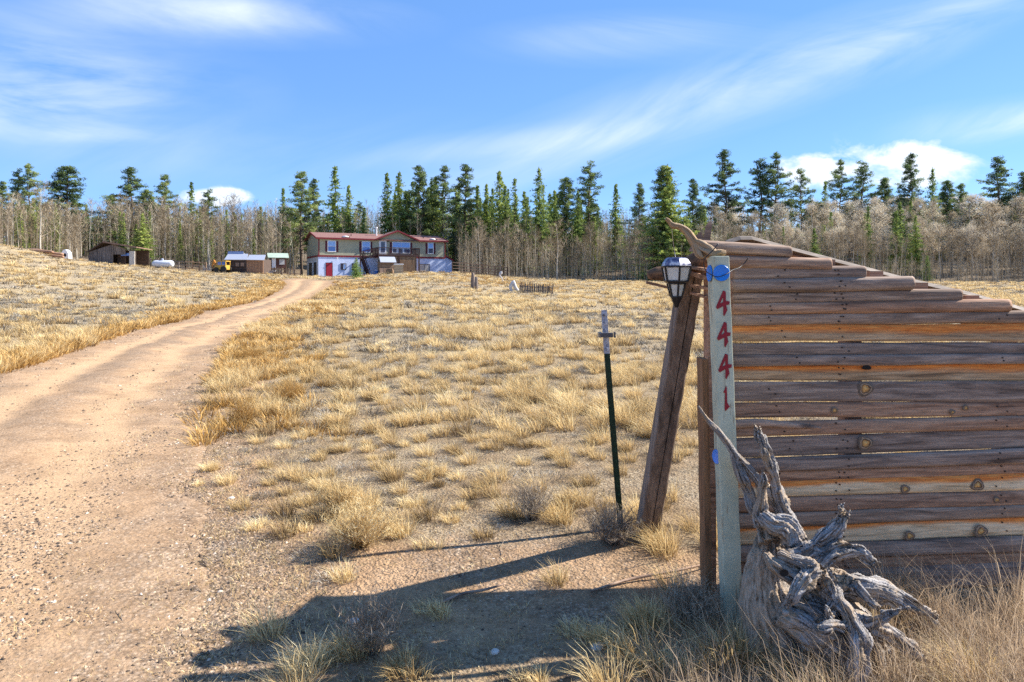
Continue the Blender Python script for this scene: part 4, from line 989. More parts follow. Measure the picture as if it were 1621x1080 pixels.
# blue barrels, pallets and crates by the shed
m = MB(); p = hloc(U(662), DV-1.6); bb = empty('barrel', (p.x, p.y, p.z), 0, 'blue plastic barrel beside the stairs foot', 'barrel'); m.tube([(0,0,-.1),(0,0,0),(0,0,.4),(0,0,.85),(0,0,.95)], [.3,.31,.33,.31,.27], 14); m.build('body', M_plain('blue_plastic', (.03, .09, .26), .4), bb, True)
m = MB(); m.tube([(0,0,.95),(0,0,1.0)], [.25,.24], 14); m.build('lid', WHITE, bb)
for j, (zx, col, lab) in enumerate(((705, 'grey', 'grey slatted pallet leaning at the front of the garden shed'), (738, 'brown', 'brown slatted pallet leaning next to the grey one by the garden shed'))):
    p = hloc(U(zx), DV-2.75); pl = empty('pallet', p, HTH, lab, 'pallet', 'pallets leaning on the garden shed'); pl.rotation_euler = (R(-14), 0, HTH)
    for k in range(6): m = MB(); m.box((-.55+.2*k, 0, 0), (-.43+.2*k, .03, 1.35)); m.build('slat', WOODG if j == 0 else PLANKW, pl)
    for z in (.12, .66, 1.2): m = MB(); m.box((-.56, .032, z), (.6, .1, z+.09)); m.build('crosspiece', WOODB, pl)
p = hloc(U(783), DV-2.9); cr = empty('firewood_crate', p, HTH, 'brown crate of firewood between the pallets and the pale crate', 'crate')
m = MB()
for i in range(5): m.box((-.5, -.4, .02+.2*i), (.5, .4, .2+.2*i-.015))
m.build('slats', PLANKW, cr); m = MB()
for i in range(12): a_ = random.uniform(-.38, .38); m.tube([(a_, -.3, 1.0+.05*(i%3)), (a_+.05, .3, 1.02+.06*(i%3))], [.06, .05], 7)
m.build('firewood', WOODB, cr)
# pale crate with white top
p = at(631, 98.5); p = Vector((p.x, p.y, gz(p.x, p.y)))
cr = empty('crate', p + Vector((0,0,-.05)), R(12), 'pale wooden slatted crate with a white lid on the bank below the deck', 'crate')
m = MB()
for i in range(5): m.box((-.62, -.5, .05+.24*i), (.62, .5, .05+.24*i+.2))
m.build('slats', M_plain('pale_pine', (.50, .38, .24), .8, .2, 8), cr); m = MB(); m.box((-.56,-.44,0), (.56,.44,1.22)); m.build('liner', M_plain('tan_liner', (.35,.26,.18), .8), cr)
m = MB(); m.box((-.68,-.56,1.22), (.68,.56,1.36)); m.build('lid', WHITE, cr, bevel=.03)
p = at(617, 99.5); m = MB(); m.box((p.x-.5,p.y-.4,p.z-.1),(p.x+.5,p.y+.4,p.z+.55)); m.box((p.x-.42,p.y-.32,p.z+.55),(p.x+.44,p.y+.3,p.z+.72)); o = m.build('box', PLANKW, None, bevel=.03); tag(o, 'low brown wooden box just left of the pale slatted crate', 'box')

# ------------------------------------------------------------------ left sheds
# weathered barn with a single pitched roof
bn = spot('barn', 179, 92, R(-3), 'old open fronted plank barn with a rusty sloping roof on the left rise', 'barn', dz=.30); bn.scale = (.92, .7, .92)
OLDW = M_wood('silver_old_planks', (.09, .075, .065), (.22, .185, .16), (.40, .35, .30), sc=(5, 5, .8), fine=(25, 25, 3))
RUST = M_plain('rusty_roof_tin', (.24, .15, .11), .8, .35, 2)
k92 = 92 / F
bx = lambda px: (px - 184) * k92 * 1.0
m = MB(); xs = np.linspace(bx(141), bx(184), 24)
for i in range(23):
    f = i / 22; z1 = 1.65 + 1.1 * f
    m.box((xs[i], -.03 if i % 2 else 0, -.5), (xs[i+1]-.01, .06, z1))
m.build('front_wall', OLDW, bn)
m = MB()
m.box((bx(141), .06, -.5), (bx(141)+.1, 4.5, 1.6)); m.box((bx(141), 4.4, -.5), (bx(224), 4.5, 2.0)); m.build('back_wall', DARKW, bn)
m = MB(); m.add([(bx(168), -.5, 3.20), (bx(229), -.6, 2.35), (bx(229), 4.8, 2.15), (bx(168), 4.8, 3.0)] , [(0,1,2,3)]); o = m.build('roof', RUST, bn); o.modifiers.new('th','SOLIDIFY').thickness = .14
m = MB(); m.add([(bx(139), -.4, 1.62), (bx(168), -.45, 3.15), (bx(168), 4.8, 3.0), (bx(139), 4.6, 1.5)], [(0,1,2,3)]); o = m.build('roof', DARKW, bn); o.modifiers.new('th','SOLIDIFY').thickness = .12
m = MB(); m.bar((bx(168), -.52, 3.1), (bx(229), -.62, 2.25), .06, .2); m.build('roof_beam', RUST, bn)
m = MB(); xs = np.linspace(bx(184), bx(206), 10)
for i in range(9): m.box((xs[i], 0, 1.25), (xs[i+1]-.015, .06, 2.7 - .08*i))
m.build('upper_boards', OLDW, bn); m = MB(); m.box((bx(183), 1.5, -.3), (bx(198), 1.6, 1.2)); m.build('inner_partition', DARKW, bn)
m = MB(); m.box((bx(213), -.05, -.4), (bx(222), .05, 1.75)); m.build('door', M_plain('whitewashed_door', (.55, .52, .47), .8, .2, 5), bn)
m = MB(); m.box((bx(196), .3, 1.05), (bx(213), .36, 1.45)); m.build('window', GLASS, bn)
for px in (142, 184, 224): m = MB(); m.bar((bx(px), -.12, -.5), (bx(px), -.12, 1.7 if px != 184 else 2.9), .12, .12); m.build('post', OLDW, bn)
# white dog house / arch
dh = spot('dog_house', 102.5, 80, R(10), 'small white arched dog house with a dark round opening on the left crest', 'dog house')
m = MB(); n_ = 16; prof = [( .42*math.cos(math.pi*k/(n_-1))*(1 if math.sin(math.pi*k/(n_-1)) < .75 else .85), 1.08*math.sin(math.pi*k/(n_-1))**.8) for k in range(n_)]
m.add([(x, 0, z) for x, z in prof] + [(x, .9, z) for x, z in prof], [tuple(reversed(range(n_))), tuple(range(n_, 2*n_))] + [(k, (k+1)%n_, n_+(k+1)%n_, n_+k) for k in range(n_)]); m.build('shell', WHITE, dh)
m = MB(); m.add([(.17*math.cos(2*math.pi*k/14), -.012, .42+.21*math.sin(2*math.pi*k/14)) for k in range(14)] + [(0, -.014, .42)], [(k,(k+1)%14,14) for k in range(14)]); m.build('opening', KDARK, dh)
# fallen log pile on the crest
for i, (px, L, r, dx) in enumerate([(66, 2.6, .2, 0), (78, 3.0, .22, .3), (88, 2.0, .18, -.4), (56, 1.8, .14, .5)]):
    p = at(px, 77 + dx); m = MB(); a_ = R(random.uniform(-25, 15)); dv = Vector((math.cos(a_), math.sin(a_)*.5, -.06)) * L / 2
    m.tube([p + Vector((0,0,r)) - dv, p + Vector((0,0,r*1.2)), p + Vector((0,0,r)) + dv], [r, r*.9, r*.7], 9, .2, True, 10)
    o = m.build('fallen_log', WOODB, None, True); tag(o, 'grey brown fallen log lying in the grass on the left crest', 'log', 'fallen logs on the left crest')
# propane tank
pt = spot('propane_tank', 258, 93, R(4), 'long white propane tank lying on legs beyond the left crest', 'tank', dz=-.1)
m = MB(); k_ = 93 / F; m.tube([(-1.45,0,.75),(-1.38,0,.75),(-1.25,0,.75),(-1.0,0,.75),(1.0,0,.75),(1.25,0,.75),(1.38,0,.75),(1.45,0,.75)], [.06,.28,.43,.5,.5,.43,.28,.06], 16); m.build('shell', M_plain('tank_white', (.62,.64,.68), .4, .08, 3), pt, True)
m = MB(); m.tube([(-.1,0,1.2),(-.1,0,1.42),(-.1,0,1.5)], [.2,.19,.1], 12); m.build('valve_dome', M_plain('tank_grey', (.3,.33,.4), .5), pt, True)
for x in (-.85, .85): m = MB(); m.box((x-.08,-.4,-.2),(x+.08,.4,.35)); m.build('leg', DARKW, pt)
# pole rail fences
def rail_fence(name, pts, n, h, mat, label, rails=3, w=.07, pw=.12):
    P0 = at(*pts[0]); root_ = empty(name, P0, 0, label, 'fence')
    A = [at(*p) for p in pts]; seg = []
    tot = sum((A[i+1]-A[i]).length for i in range(len(A)-1)); out = []
    for i in range(n + 1):
        s = tot*i/n; j = 0
        while j < len(A)-2 and s > (A[j+1]-A[j]).length: s -= (A[j+1]-A[j]).length; j += 1
        q = A[j].lerp(A[j+1], min(1, s/(A[j+1]-A[j]).length)); q.z = gz(q.x, q.y); out.append(q - P0)
    for q in out: m = MB(); m.bar(q + Vector((0,0,-.3)), q + Vector((random.uniform(-.04,.04),0,h*random.uniform(.95,1.1))), pw, pw); m.build('post', mat, root_)
    for r in range(rails):
        for i in range(n):
            z = h*(r+.75)/rails; m = MB(); m.bar(out[i] + Vector((0,-.06,z+random.uniform(-.05,.05))), out[i+1] + Vector((0,-.06,z+random.uniform(-.05,.05))), w, w*1.3); m.build('rail', mat, root_)
    return root_
rail_fence('rail_fence', [(716, 103), (760, 106), (803, 108)], 9, 1.75, DARKW, 'dark wooden rail fence running right from the end of the house', 4, .10, .16)
rail_fence('rail_fence', [(226, 97), (262, 98), (294, 98)], 6, 1.35, OLDW, 'weathered rail fence behind the white propane tank', 3)
rail_fence('rail_fence', [(294, 98), (326, 99)], 3, 1.4, PLANKW, 'reddish wooden rail fence between the propane tank and the yellow digger', 3, .11)
rail_fence('rail_fence', [(424, 101), (476, 104)], 5, 1.1, DARKW, 'dark rail fence beside the green roofed hut', 2)
# metal roofed log shed
k_ = 97.5 / F; ls = spot('log_shed', 358, 97.5, R(2), 'long low dark log shed with a two part grey metal roof beside the yellow digger', 'shed', dz=0)
X1, X2, X3 = (397-358)*k_, (417-358)*k_, (392-358)*k_
m = MB()
for i in range(8): m.tube([(0, 0, .1+.23*i), (X1-.6, 0, .1+.23*i)], [.125, .115], 8)
m.box((.02,.05,-.3),(X2-.05,3.4,1.9)); m.build('log_wall', DARKW, ls)
m = MB(); n_ = 11
for i in range(n_): a_ = X1-.6 + (X2-X1+.55)*i/n_; m.box((a_, -.06 if i % 2 else -.09, -.3), (a_+.19, .03, 1.85))
m.build('plank_wall', WOODB, ls)
m = MB(); m.add([(-.15,-.35,1.85),(X3,-.35,1.85),(X3-.5,1.5,2.75),(-.3,1.5,2.75)], [(0,1,2,3)]); m.add([(-.3,1.5,2.95),(X3-1.2,1.5,2.95),(X3-1.2,3.6,2.5),(-.3,3.6,2.5)], [(0,1,2,3)]); o = m.build('roof', GREYM, ls); o.modifiers.new('th','SOLIDIFY').thickness = .07
m = MB(); m.add([(-.3,1.45,2.7),(X3-1.15,1.45,2.7),(X3-1.2,1.55,3.1),(-.32,1.55,3.1)], [(0,1,2,3)]); o = m.build('ridge_sheet', BLUEM, ls); o.modifiers.new('th','SOLIDIFY').thickness = .05
m = MB(); m.add([(X3-.02,-.35,1.84),(X2+.15,-.35,1.80),(X2-.2,1.4,2.6),(X3-.3,1.4,2.6)], [(0,1,2,3)]); o = m.build('roof', GREYM, ls); o.modifiers.new('th','SOLIDIFY').thickness = .07
for px in (376, 384): m = MB(); x = (px-358)*k_; m.box((x-.25,-.17,.9),(x+.25,-.12,1.4)); m.build('window', WOODG, ls)
# green roofed hut
k_ = 103 / F; ht = spot('hut', 440, 103, R(24), 'small hut with a pale green metal roof and white door on posts', 'hut', dz=.6)
m = MB(); gable_walls(m, -1.1, 1.1, -1.0, 1.0, 2.05, 2.6, .5); m.build('wall', M_plain('brown_hut_board', (.10,.045,.035), .8, .3, 4), ht)
m = MB(); gable_roof(m, -1.55, 1.45, -1.45, 1.35, 2.05, 2.75, .08); m.build('roof', GREENM, ht)
m = MB(); m.box((-.95,-1.04,.5),(-.4,-1.005,1.95)); m.build('door', WHITE, ht)
m = MB(); m.box((.1,-1.04,1.0),(.85,-1.005,1.8)); m.build('window', M_plain('dull_white', (.45,.45,.45), .6), ht)
for sx in (-1, 1):
    for sy in (-.9, .9): m = MB(); m.box((sx-.08,sy-.08,-.3),(sx+.08,sy+.08,.5)); m.build('leg', DARKW, ht)
# pile of scrap boards in front of the hut
for i in range(9):
    p = at(random.uniform(418, 441), 99.5 + .25*i); a_ = R(random.uniform(-35, 35)); dv = Vector((math.cos(a_), .3*math.sin(a_), random.uniform(-.25, .3))) * .8
    m = MB(); m.bar(p + Vector((0,0,.25+.07*i)) - dv, p + Vector((0,0,.25+.07*i)) + dv, .18, .05); o = m.build('scrap_board', random.choice([WOODG, GREYM, OLDW]), None)
    tag(o, 'loose grey board in the scrap heap left of the green roofed hut', 'board', 'scrap boards heaped before the hut')
# yellow digger
YEL = M_plain('digger_yellow', (.50, .30, .05), .45, .15, 4); 
k_ = 95.5 / F; ex = spot('digger', 352, 95.5, R(-6), 'small yellow digger with a boxy cab and folded orange arm beside the log shed', 'digger', dz=.1); ex.scale = (.85, .85, .85)
m = MB(); m.box((-.95,-.75,.35),(.95,.75,1.0)); m.build('body', YEL, ex, bevel=.05)
m = MB(); m.box((-.55,-.7,1.0),(.95,.7,1.12)); m.box((-.7,-.78,1.68),(1.02,.78,1.82))
for x in (-.5, .25, .93):
    for y in (-.7, .7): m.box((x-.05,y-.05,1.1),(x+.05,y+.05,1.7))
m.build('cab', YEL, ex)
for a_, b_ in ((-.44,.19),(.31,.87)): m = MB(); m.box((a_,-.68,1.13),(b_,-.65,1.67)); m.build('window', GLASS, ex)
ORG = M_plain('arm_orange', (.55,.22,.03), .5)
m = MB(); m.bar((-.95,-.2,.8),(-1.35,-.2,1.95),.2,.22); m.bar((-1.35,-.2,1.95),(-1.62,-.2,1.0),.18,.18); m.bar((-1.62,-.2,1.0),(-1.2,-.2,.35),.14,.16); m.build('arm', ORG, ex)
m = MB(); m.add([(-1.45,-.5,.5),(-1.45,.1,.5),(-1.05,.1,.05),(-1.05,-.5,.05),(-1.6,-.5,.1),(-1.6,.1,.1)], [(0,1,2,3),(0,4,5,1),(4,3,2,5)]); o = m.build('bucket', DARKW, ex); o.modifiers.new('th','SOLIDIFY').thickness=.05
for x, r in ((-.6,.38),(.65,.48)):
    for y in (-.82,.82):
        m = MB(); m.tube([(x,y-.13,r-.03),(x,y+.13,r-.03)], [r,r], 18); m.build('tyre', RUB, ex)
# equipment left of the digger
for px, d, lab in ((328, 96, 'grey metal hand cart frame left of the yellow digger'),):
    p = at(px, d); m = MB()
    for a_, b_ in (((-.6,0,.2),(.5,0,.75)),((-.6,0,.6),(.4,0,.2)),((-.5,0,.15),(-.5,0,.9)),((.35,0,.1),(.35,0,.8)),((-.6,.2,.35),(.7,.2,.35))): m.bar(p+Vector(a_), p+Vector(b_), .07)
    o = m.build('cart_frame', M_plain('cart_grey', (.25,.25,.27), .5), None); tag(o, lab, 'cart')
# two grey stump posts, low stick fence, pale dead snags at mid right
def snag(name, px, d, h, r, mat, lab, cat, lean=0.0, top=.55):
    p = at(px, d); m = MB(); m.tube([p+Vector((0,0,-.1)), p+Vector((lean*.4,0,h*.4)), p+Vector((lean*.8,0,h*.8)), p+Vector((lean,0,h))], [r*1.1, r, r*.9, r*top], 10, .3, True, 12, 3, seed=px); o = m.build(name, mat, None, True); tag(o, lab, cat); return o
GST = M_wood('grey_stump_wood', (.07,.055,.045), (.20,.165,.14), (.33,.29,.25), sc=(9,9,1), fine=(40,40,5))
snag('stump_post', 748.5, 62, 1.42, .18, GST, 'taller brown tree stump standing in the grass right of the house', 'stump')
snag('stump_post', 754, 60, 1.12, .17, GST, 'shorter grey tree stump just in front of the taller brown one', 'stump')
PALE = M_plain('bleached_wood', (.55,.52,.50), .8, .15, 5)
p = at(797, 88); m = MB(); m.tube([p, p+Vector((-.25,0,.55)), p+Vector((-.5,0,.9)), p+Vector((-.35,0,1.35))], [.05,.07,.13,.05], 8, .3, True, 12); m.tube([p+Vector((-.5,0,.9)), p+Vector((-.3,0,1.1)), p+Vector((-.22,0,1.4))], [.1,.14,.04], 8, .3, True, 10)
m.tube([p+Vector((.1,0,0)), p+Vector((.35,0,.5)), p+Vector((.3,0,.75))], [.04,.04,.02], 6); o = m.build('bleached_snag', PALE, None, True); tag(o, 'white bleached snag curving up at the crest before the bare aspens', 'snag')
p = at(814, 62); m = MB(); m.tube([p+Vector((-.25,0,0)), p+Vector((-.3,0,.45)), p+Vector((-.05,0,.85)), p+Vector((.05,0,.95))], [.1,.17,.16,.05], 10, .35, True, 16); m.tube([p+Vector((.0,0,.8)), p+Vector((.1,0,.4)), p+Vector((.35,0,.05))], [.12,.16,.12], 9, .35, True, 12); o = m.build('bleached_root', PALE, None, True); tag(o, 'pale bleached root clump at the left end of the low stick fence', 'root')
sf = spot('stick_fence', 825, 60, 0, 'low grey fence of upright sticks in the middle of the dry field', 'fence')
for i in range(46):
    px = 823 + 52*i/45; p = at(px, 60 - 3.0*i/45) - Vector(sf.location); m = MB(); h = random.uniform(.6,.95)
    m.bar(p+Vector((0,random.uniform(-.05,.05),-.1)), p+Vector((random.uniform(-.04,.04),0,h)), .05, .04); m.build('picket', GST, sf)
m = MB(); a_ = at(823, 60) - Vector(sf.location); b_ = at(875, 57) - Vector(sf.location); m.bar(a_+Vector((0,.05,.55)), b_+Vector((0,.05,.55)), .05, .05); m.build('rail', GST, sf)
# ------------------------------------------------------------------ trees
def tri_cloud(C, S, N_, up=.3, rng=RNG, droop=0.0):
    """random triangles at centres C with size S -> verts, tris"""
    n = len(C); a = rng.normal(size=(n, 3)); a /= np.linalg.norm(a, axis=1)[:, None]
    b = rng.normal(size=(n, 3)); b -= a * (a * b).sum(1)[:, None]; b /= np.linalg.norm(b, axis=1)[:, None]
    S = np.asarray(S)[:, None]
    v0 = C - a * S * .6; v1 = C + a * S * .6; v2 = C + b * S * .55
    v0[:, 2] -= droop * S[:, 0]
    V = np.stack([v0, v1, v2], 1).reshape(-1, 3)
    return V, np.arange(3 * n).reshape(n, 3)
GREEN_S = [(0, (.04, .075, .025)), (.3, (.12, .185, .05)), (.65, (.27, .35, .08)), (1, (.46, .50, .14))]
GREEN_P = [(0, (.036, .062, .03)), (.35, (.10, .15, .055)), (.7, (.21, .28, .085)), (1, (.36, .41, .13))]
M_SPR = M_tint('spruce_needles', GREEN_S, .7, .25, .2, .35); M_PIN = M_tint('pine_needles', GREEN_P, .7, .25, .2, .35)
M_YNG = M_tint('young_spruce_needles', [(0, (.06, .11, .03)), (.4, (.19, .29, .07)), (1, (.40, .50, .16))], .7, .25, .2)
M_BARK = M_plain('conifer_bark', (.12, .085, .06), .9, .4, 3); M_GBARK = M_plain('dead_bark', (.20, .175, .15), .9, .3, 3)
M_ASP = NT('aspen_bark'); _r = M_ASP.n('ShaderNodeObjectInfo').outputs['Random']; _n = M_ASP.noise(M_ASP.coord(), 2.5, 4, .6)
M_ASP = M_ASP.bsdf(M_ASP.mix(.5, M_ASP.ramp(_n, [(.35, (.22, .19, .16)), (.6, (.52, .48, .42))]), M_ASP.ramp(_r, [(0, (.13, .11, .085)), (.6, (.36, .32, .25)), (1, (.70, .66, .57))])), .9)
M_TWIG = M_tint('bare_twigs', [(0, (.12, .09, .055)), (.5, (.32, .25, .165)), (1, (.56, .47, .34))], .9, .15, .1, .6)
M_CREAM = M_tint('pale_dry_leaves', [(0, (.30, .23, .15)), (.5, (.60, .50, .36)), (1, (.86, .79, .64))], .9, .3, .1, .35)
def spruce_mesh(seed, dense=1.0, wide=.19, low=.06):
    g = np.random.default_rng(seed); C = []; S = []; T = []
    z = low
    while z < .985:
        f = (1 - z) / (1 - low); L0 = wide * f ** .75 * (1 + .15 * g.normal())
        nb = int(5 + 3 * f)
        for k in range(nb):
            if g.random() > .88 * dense: continue
            a = g.random() * 6.283; L = L0 * g.uniform(.5, 1.2); ns = max(3, int(L / .013)); t = g.uniform(.15, .95)
            for j in range(ns):
                q = (j + 1) / ns; r = L * q; dz = -.22 * r + .10 * r * q
                for _ in range(3):
                    C.append((math.cos(a) * r + g.normal() * .006, math.sin(a) * r + g.normal() * .006, z + dz + g.normal() * .005)); S.append(.017 * g.uniform(.7, 1.5) * (1.15 - .4 * q)); T.append(np.clip(t + g.normal() * .12, 0, 1))
        z += g.uniform(.010, .020)
    for j in range(14): C.append((0, 0, .97 + .03 * j / 14)); S.append(.008); T.append(.6)
    C = np.array(C); V, tr = tri_cloud(C, S, None, rng=g, droop=.3)
    return np_mesh('spruce_crown', V, None, tr, {'tint': np.repeat(T, 3)})
def pine_mesh(seed, low=.30, wide=.20, n=34, top=1.0):
    g = np.random.default_rng(seed); C = []; S = []; T = []; mb = MB()
    for i in range(n):
        f = min(.985, ((i + g.random()) / n) ** .92); z = low + (1 - low) * f * .985; a = g.random() * 6.283
        L = wide * (1.06 - f ** 1.25) * g.uniform(.30, 1.25) * (1.25 if g.random() < .12 else 1) + .010
        e = Vector((math.cos(a) * L, math.sin(a) * L, z + L * g.uniform(-.12, .42)))
        if L > .03: mb.bar((0, 0, z), tuple(e), .007, .007, taper=.4)
        nc = 2 + int(L / .030); t = g.uniform(.02, .9)
        for c in range(nc):
            q = 1.04 - .72 * c / nc; cc = np.array(e) * [q, q, 1] + g.normal(size=3) * .010; cc[2] = z + (e.z - z) * q + g.normal() * .008
            R_ = g.uniform(.014, .031); k = int(30 * (R_ / .02) ** 1.6)
            p = g.normal(size=(k, 3)); p /= np.linalg.norm(p, axis=1)[:, None]; p *= (g.random((k, 1)) ** .45) * R_ * np.array([1.15, 1.15, .75])
            C += list(cc + p); S += list(g.uniform(.007, .014, k)); T += list(np.clip(t + .13 * g.normal(size=k) + p[:, 2] / R_ * .12, 0, 1))
    for j in range(10): C.append((g.normal() * .004, g.normal() * .004, .965 + .035 * j / 10)); S.append(.010); T.append(.5)
    V, tr = tri_cloud(np.array(C), S, None, rng=g)
    return np_mesh('pine_crown', V, None, tr, {'tint': np.repeat(T, 3)}), mb
def trunk_mb(r, h=1.0, seed=0, lean=0.02, n=7):
    g = np.random.default_rng(seed); m = MB(); K = 7
    m.tube([(lean * math.sin(i * 1.3 + seed) * (i / K), lean * math.cos(i + seed) * (i / K), -.03 + (h + .03) * i / K) for i in range(K + 1)], [r * (1 - .88 * i / K) for i in range(K + 1)], n)
    return m
HIDE = []
def proto(name, kind, **kw):
    o = empty(name, (0, -500, -300)); HIDE.append(o); return o
SPR, PIN = [], []
for i, (dn, wd, lo) in enumerate([(1, .17, .05), (.8, .14, .12), (1, .22, .03), (.55, .12, .2), (.9, .11, .1)]):
    o = proto('spruce_tree', 's'); trunk_mb(.011, .99, i, .004).build('trunk', M_BARK, o, True); from_mesh('crown', spruce_mesh(100 + i, dn, wd, lo), M_SPR, o); SPR.append(o)
for i, (lo, wd, n) in enumerate([(.25, .21, 80), (.40, .22, 56), (.14, .19, 105), (.32, .15, 64), (.05, .25, 170)]):
    o = proto('pine_tree', 'p'); me, mb = pine_mesh(200 + i, lo, wd, n); t_ = trunk_mb(.013, .97, 9 + i, .02); t_.build('trunk', M_BARK, o, True)
    mb.build('limbs', M_BARK, o); from_mesh('crown', me, M_PIN, o); PIN.append(o)
def young_proto():
    o = empty('young_spruce', (0, -500, -300)); HIDE.append(o); trunk_mb(.015, .95, 3, 0).build('trunk', M_BARK, o, True); from_mesh('crown', spruce_mesh(300, 1.2, .42, .03), M_YNG, o); return o
YNG = young_proto()
used = set()
def plant(pr, px, d, h, label, group=None, cat='tree', sx=1.0, dz=-.15, xy=None, lean=0.0, loc=None):
    o = pr if pr.name not in used and pr in HIDE else copy_tree(pr)
    if o is pr: used.add(pr.name); HIDE.remove(pr)
    p = at(px, d) if loc is None else loc
    o.location = (p.x, p.y, p.z + dz); o.scale = (h * sx, h * sx, h); o.rotation_euler = (lean, 0, random.uniform(0, 6.28))
    tag(o, label, cat, group)
    if not group and 'group' in o: del o['group']
    return o
def plant_top(pr, px, ytop, d, label, group=None, sx=1.0, **k):
    sx *= 1.08
    if 490 < px < 726: d = max(d, 131 + (px % 5))
    p = at(px, d); h = CAMZ + (EYE - ytop) / F * d - p.z + .15
    return plant(pr, px, d, h, label, group, sx=sx, **k)
G_ = 'conifers along the skyline'
con = [  # px ytop d proto sx label
 (3, 287, 128, PIN[2], 1.1, 'dark pine at the far left edge of the skyline'), (29, 267, 122, PIN[3], 1.0, 'slim pine of the left skyline pair, the shorter and bushier one'), (46, 258, 122, PIN[1], .9, 'leaning pine with open top, right one of the far left pair'),
 (106, 262, 118, PIN[4], 1.35, 'broad dense green pine standing alone on the left skyline'), (207, 264, 125, PIN[0], 1.2, 'tall uneven pine above the rusty roofed barn'), (178, 308, 118, PIN[2], 1.3, 'shorter dark pine just left of the one above the barn'),
 (232, 300, 128, PIN[4], 1.1, 'low round pine between the two tall ones above the barn'), (261, 275, 122, PIN[0], .95, 'pine with a rounded top above the propane tank'), (303, 287, 124, SPR[1], 1.0, 'narrow pointed spruce above the fence near the yellow digger'),
 (330, 300, 130, PIN[3], 1.2, 'small open pine right of the narrow pointed spruce'), (448, 296, 132, SPR[4], 1.0, 'very thin dark spruce spire above the green roofed hut'), (477, 270, 118, PIN[0], 1.0, 'tall ragged pine left of the house, its top bending left'), (496, 283, 120, PIN[2], .9, 'bushy pine close behind the ragged one left of the house'),
 (530, 262, 122, SPR[1], 1.25, 'tall pointed spruce rising over the left half of the house roof'), (552, 292, 119, SPR[0], 1.0, 'mid height spruce beside the tall pointed one over the house'), (575, 330, 118, SPR[2], .8, 'small dark spruce just above the middle of the house roof'),
 (613, 272, 121, SPR[0], 1.0, 'left spruce of the dense pair above the house gable'), (632, 270, 121, SPR[2], .95, 'right spruce of the dense pair above the house gable'), (665, 262, 123, PIN[2], 1.0, 'tall dark pine above the right part of the house roof'), (683, 284, 119, SPR[2], .9, 'yellow green spruce above the right end of the house'),
 (702, 262, 125, PIN[1], .9, 'pine with a dense dark cap above the right end of the house'), (722, 300, 121, SPR[2], 1.0, 'full spruce right of the house at the edge of the aspens'), (737, 259, 127, PIN[0], .9, 'open topped pine right of the dense capped one'), (756, 292, 124, SPR[1], 1.0, 'slender spruce between the open topped pine and the dark spire'), (770, 290, 126, SPR[0], .9, 'spruce touching the left side of the dark spire'),
 (791, 269, 124, SPR[0], 1.1, 'dark spruce spire standing over the left part of the bare aspens'), (815, 282, 128, SPR[3], 1.2, 'thin see-through spruce right of the dark spire'), (833, 310, 124, SPR[2], .8, 'short spruce left of the broad bright one'), (853, 263, 122, SPR[2], .85, 'broad bright spruce standing over the bare aspens'), (878, 300, 126, SPR[0], 1.0, 'medium spruce behind the broad bright one'),
 (897, 280, 128, PIN[4], .9, 'rounded dark pine left of the tall one over the aspens'), (915, 300, 124, SPR[2], .8, 'short full spruce under the tall pine over the aspens'), (933, 256, 130, PIN[3], 1.1, 'tall pine with layered top above the white topped stake'), (975, 290, 130, SPR[0], .95, 'single pointed spruce right of the layered pine'),
 (1012, 290, 150, PIN[2], .9, 'dull green pine left of the big spruce'), (1057, 259, 118, SPR[2], 1.35, 'very big broad bright green spruce behind the lantern'), (1050, 262, 119.5, PIN[4], .8, 'pine top showing at the crown of the very big spruce'), (1098, 283, 140, PIN[2], .9, 'dark pine right of the very big spruce'),
 (1147, 236, 150, PIN[0], .95, 'tallest pine, with a bare lower trunk, above the green address post'), (1203, 250, 155, PIN[3], 1.2, 'left dark pine of the tall pair over the log fence'), (1228, 241, 155, PIN[1], .9, 'right rounder pine of the tall pair over the log fence'), (1268, 266, 150, PIN[1], .7, 'small open pine right of the tall pair'),
 (1306, 286, 150, SPR[0], .8, 'small pointed spruce between the clouds on the right'), (1330, 252, 158, PIN[1], .8, 'open pine with a one sided top on the right skyline'), (1366, 255, 158, PIN[3], 1.2, 'pine with short level limbs right of the one sided pine'), (1400, 281, 160, PIN[4], .9, 'low wide dark pine between taller ones on the right'),
 (1441, 243, 152, PIN[2], .85, 'tall narrow dark pine over the right part of the log fence'), (1476, 264, 146, SPR[2], .75, 'yellow green spruce leaning on the tall narrow pine'), (1500, 285, 155, PIN[4], .9, 'wide low pine right of the yellow green spruce'), (1522, 290, 158, PIN[0], 1.0, 'dark low pine near the right end of the skyline'),
 (1580, 247, 150, PIN[0], 1.05, 'lone tall pine with a flat open crown near the right edge'), (1619, 272, 150, PIN[2], 1.1, 'pine cut by the right edge of the view')]
for px, yt, d, pr, sx, lab in con: plant_top(pr, px, yt, d, lab, None, sx)
plant(YNG, 564, 95, 3.0, 'little bright green spruce standing in front of the house near the drive end', None, dz=-.1)
for px, d, yt, lab in ((1468, 118, 425, 'small yellow green young spruce at the foot of the aspens over the log fence'), (1060, 122, 350, None)):
    if lab: p = at(px, d); plant(YNG, px, d, 4.6, lab, None, sx=.6)
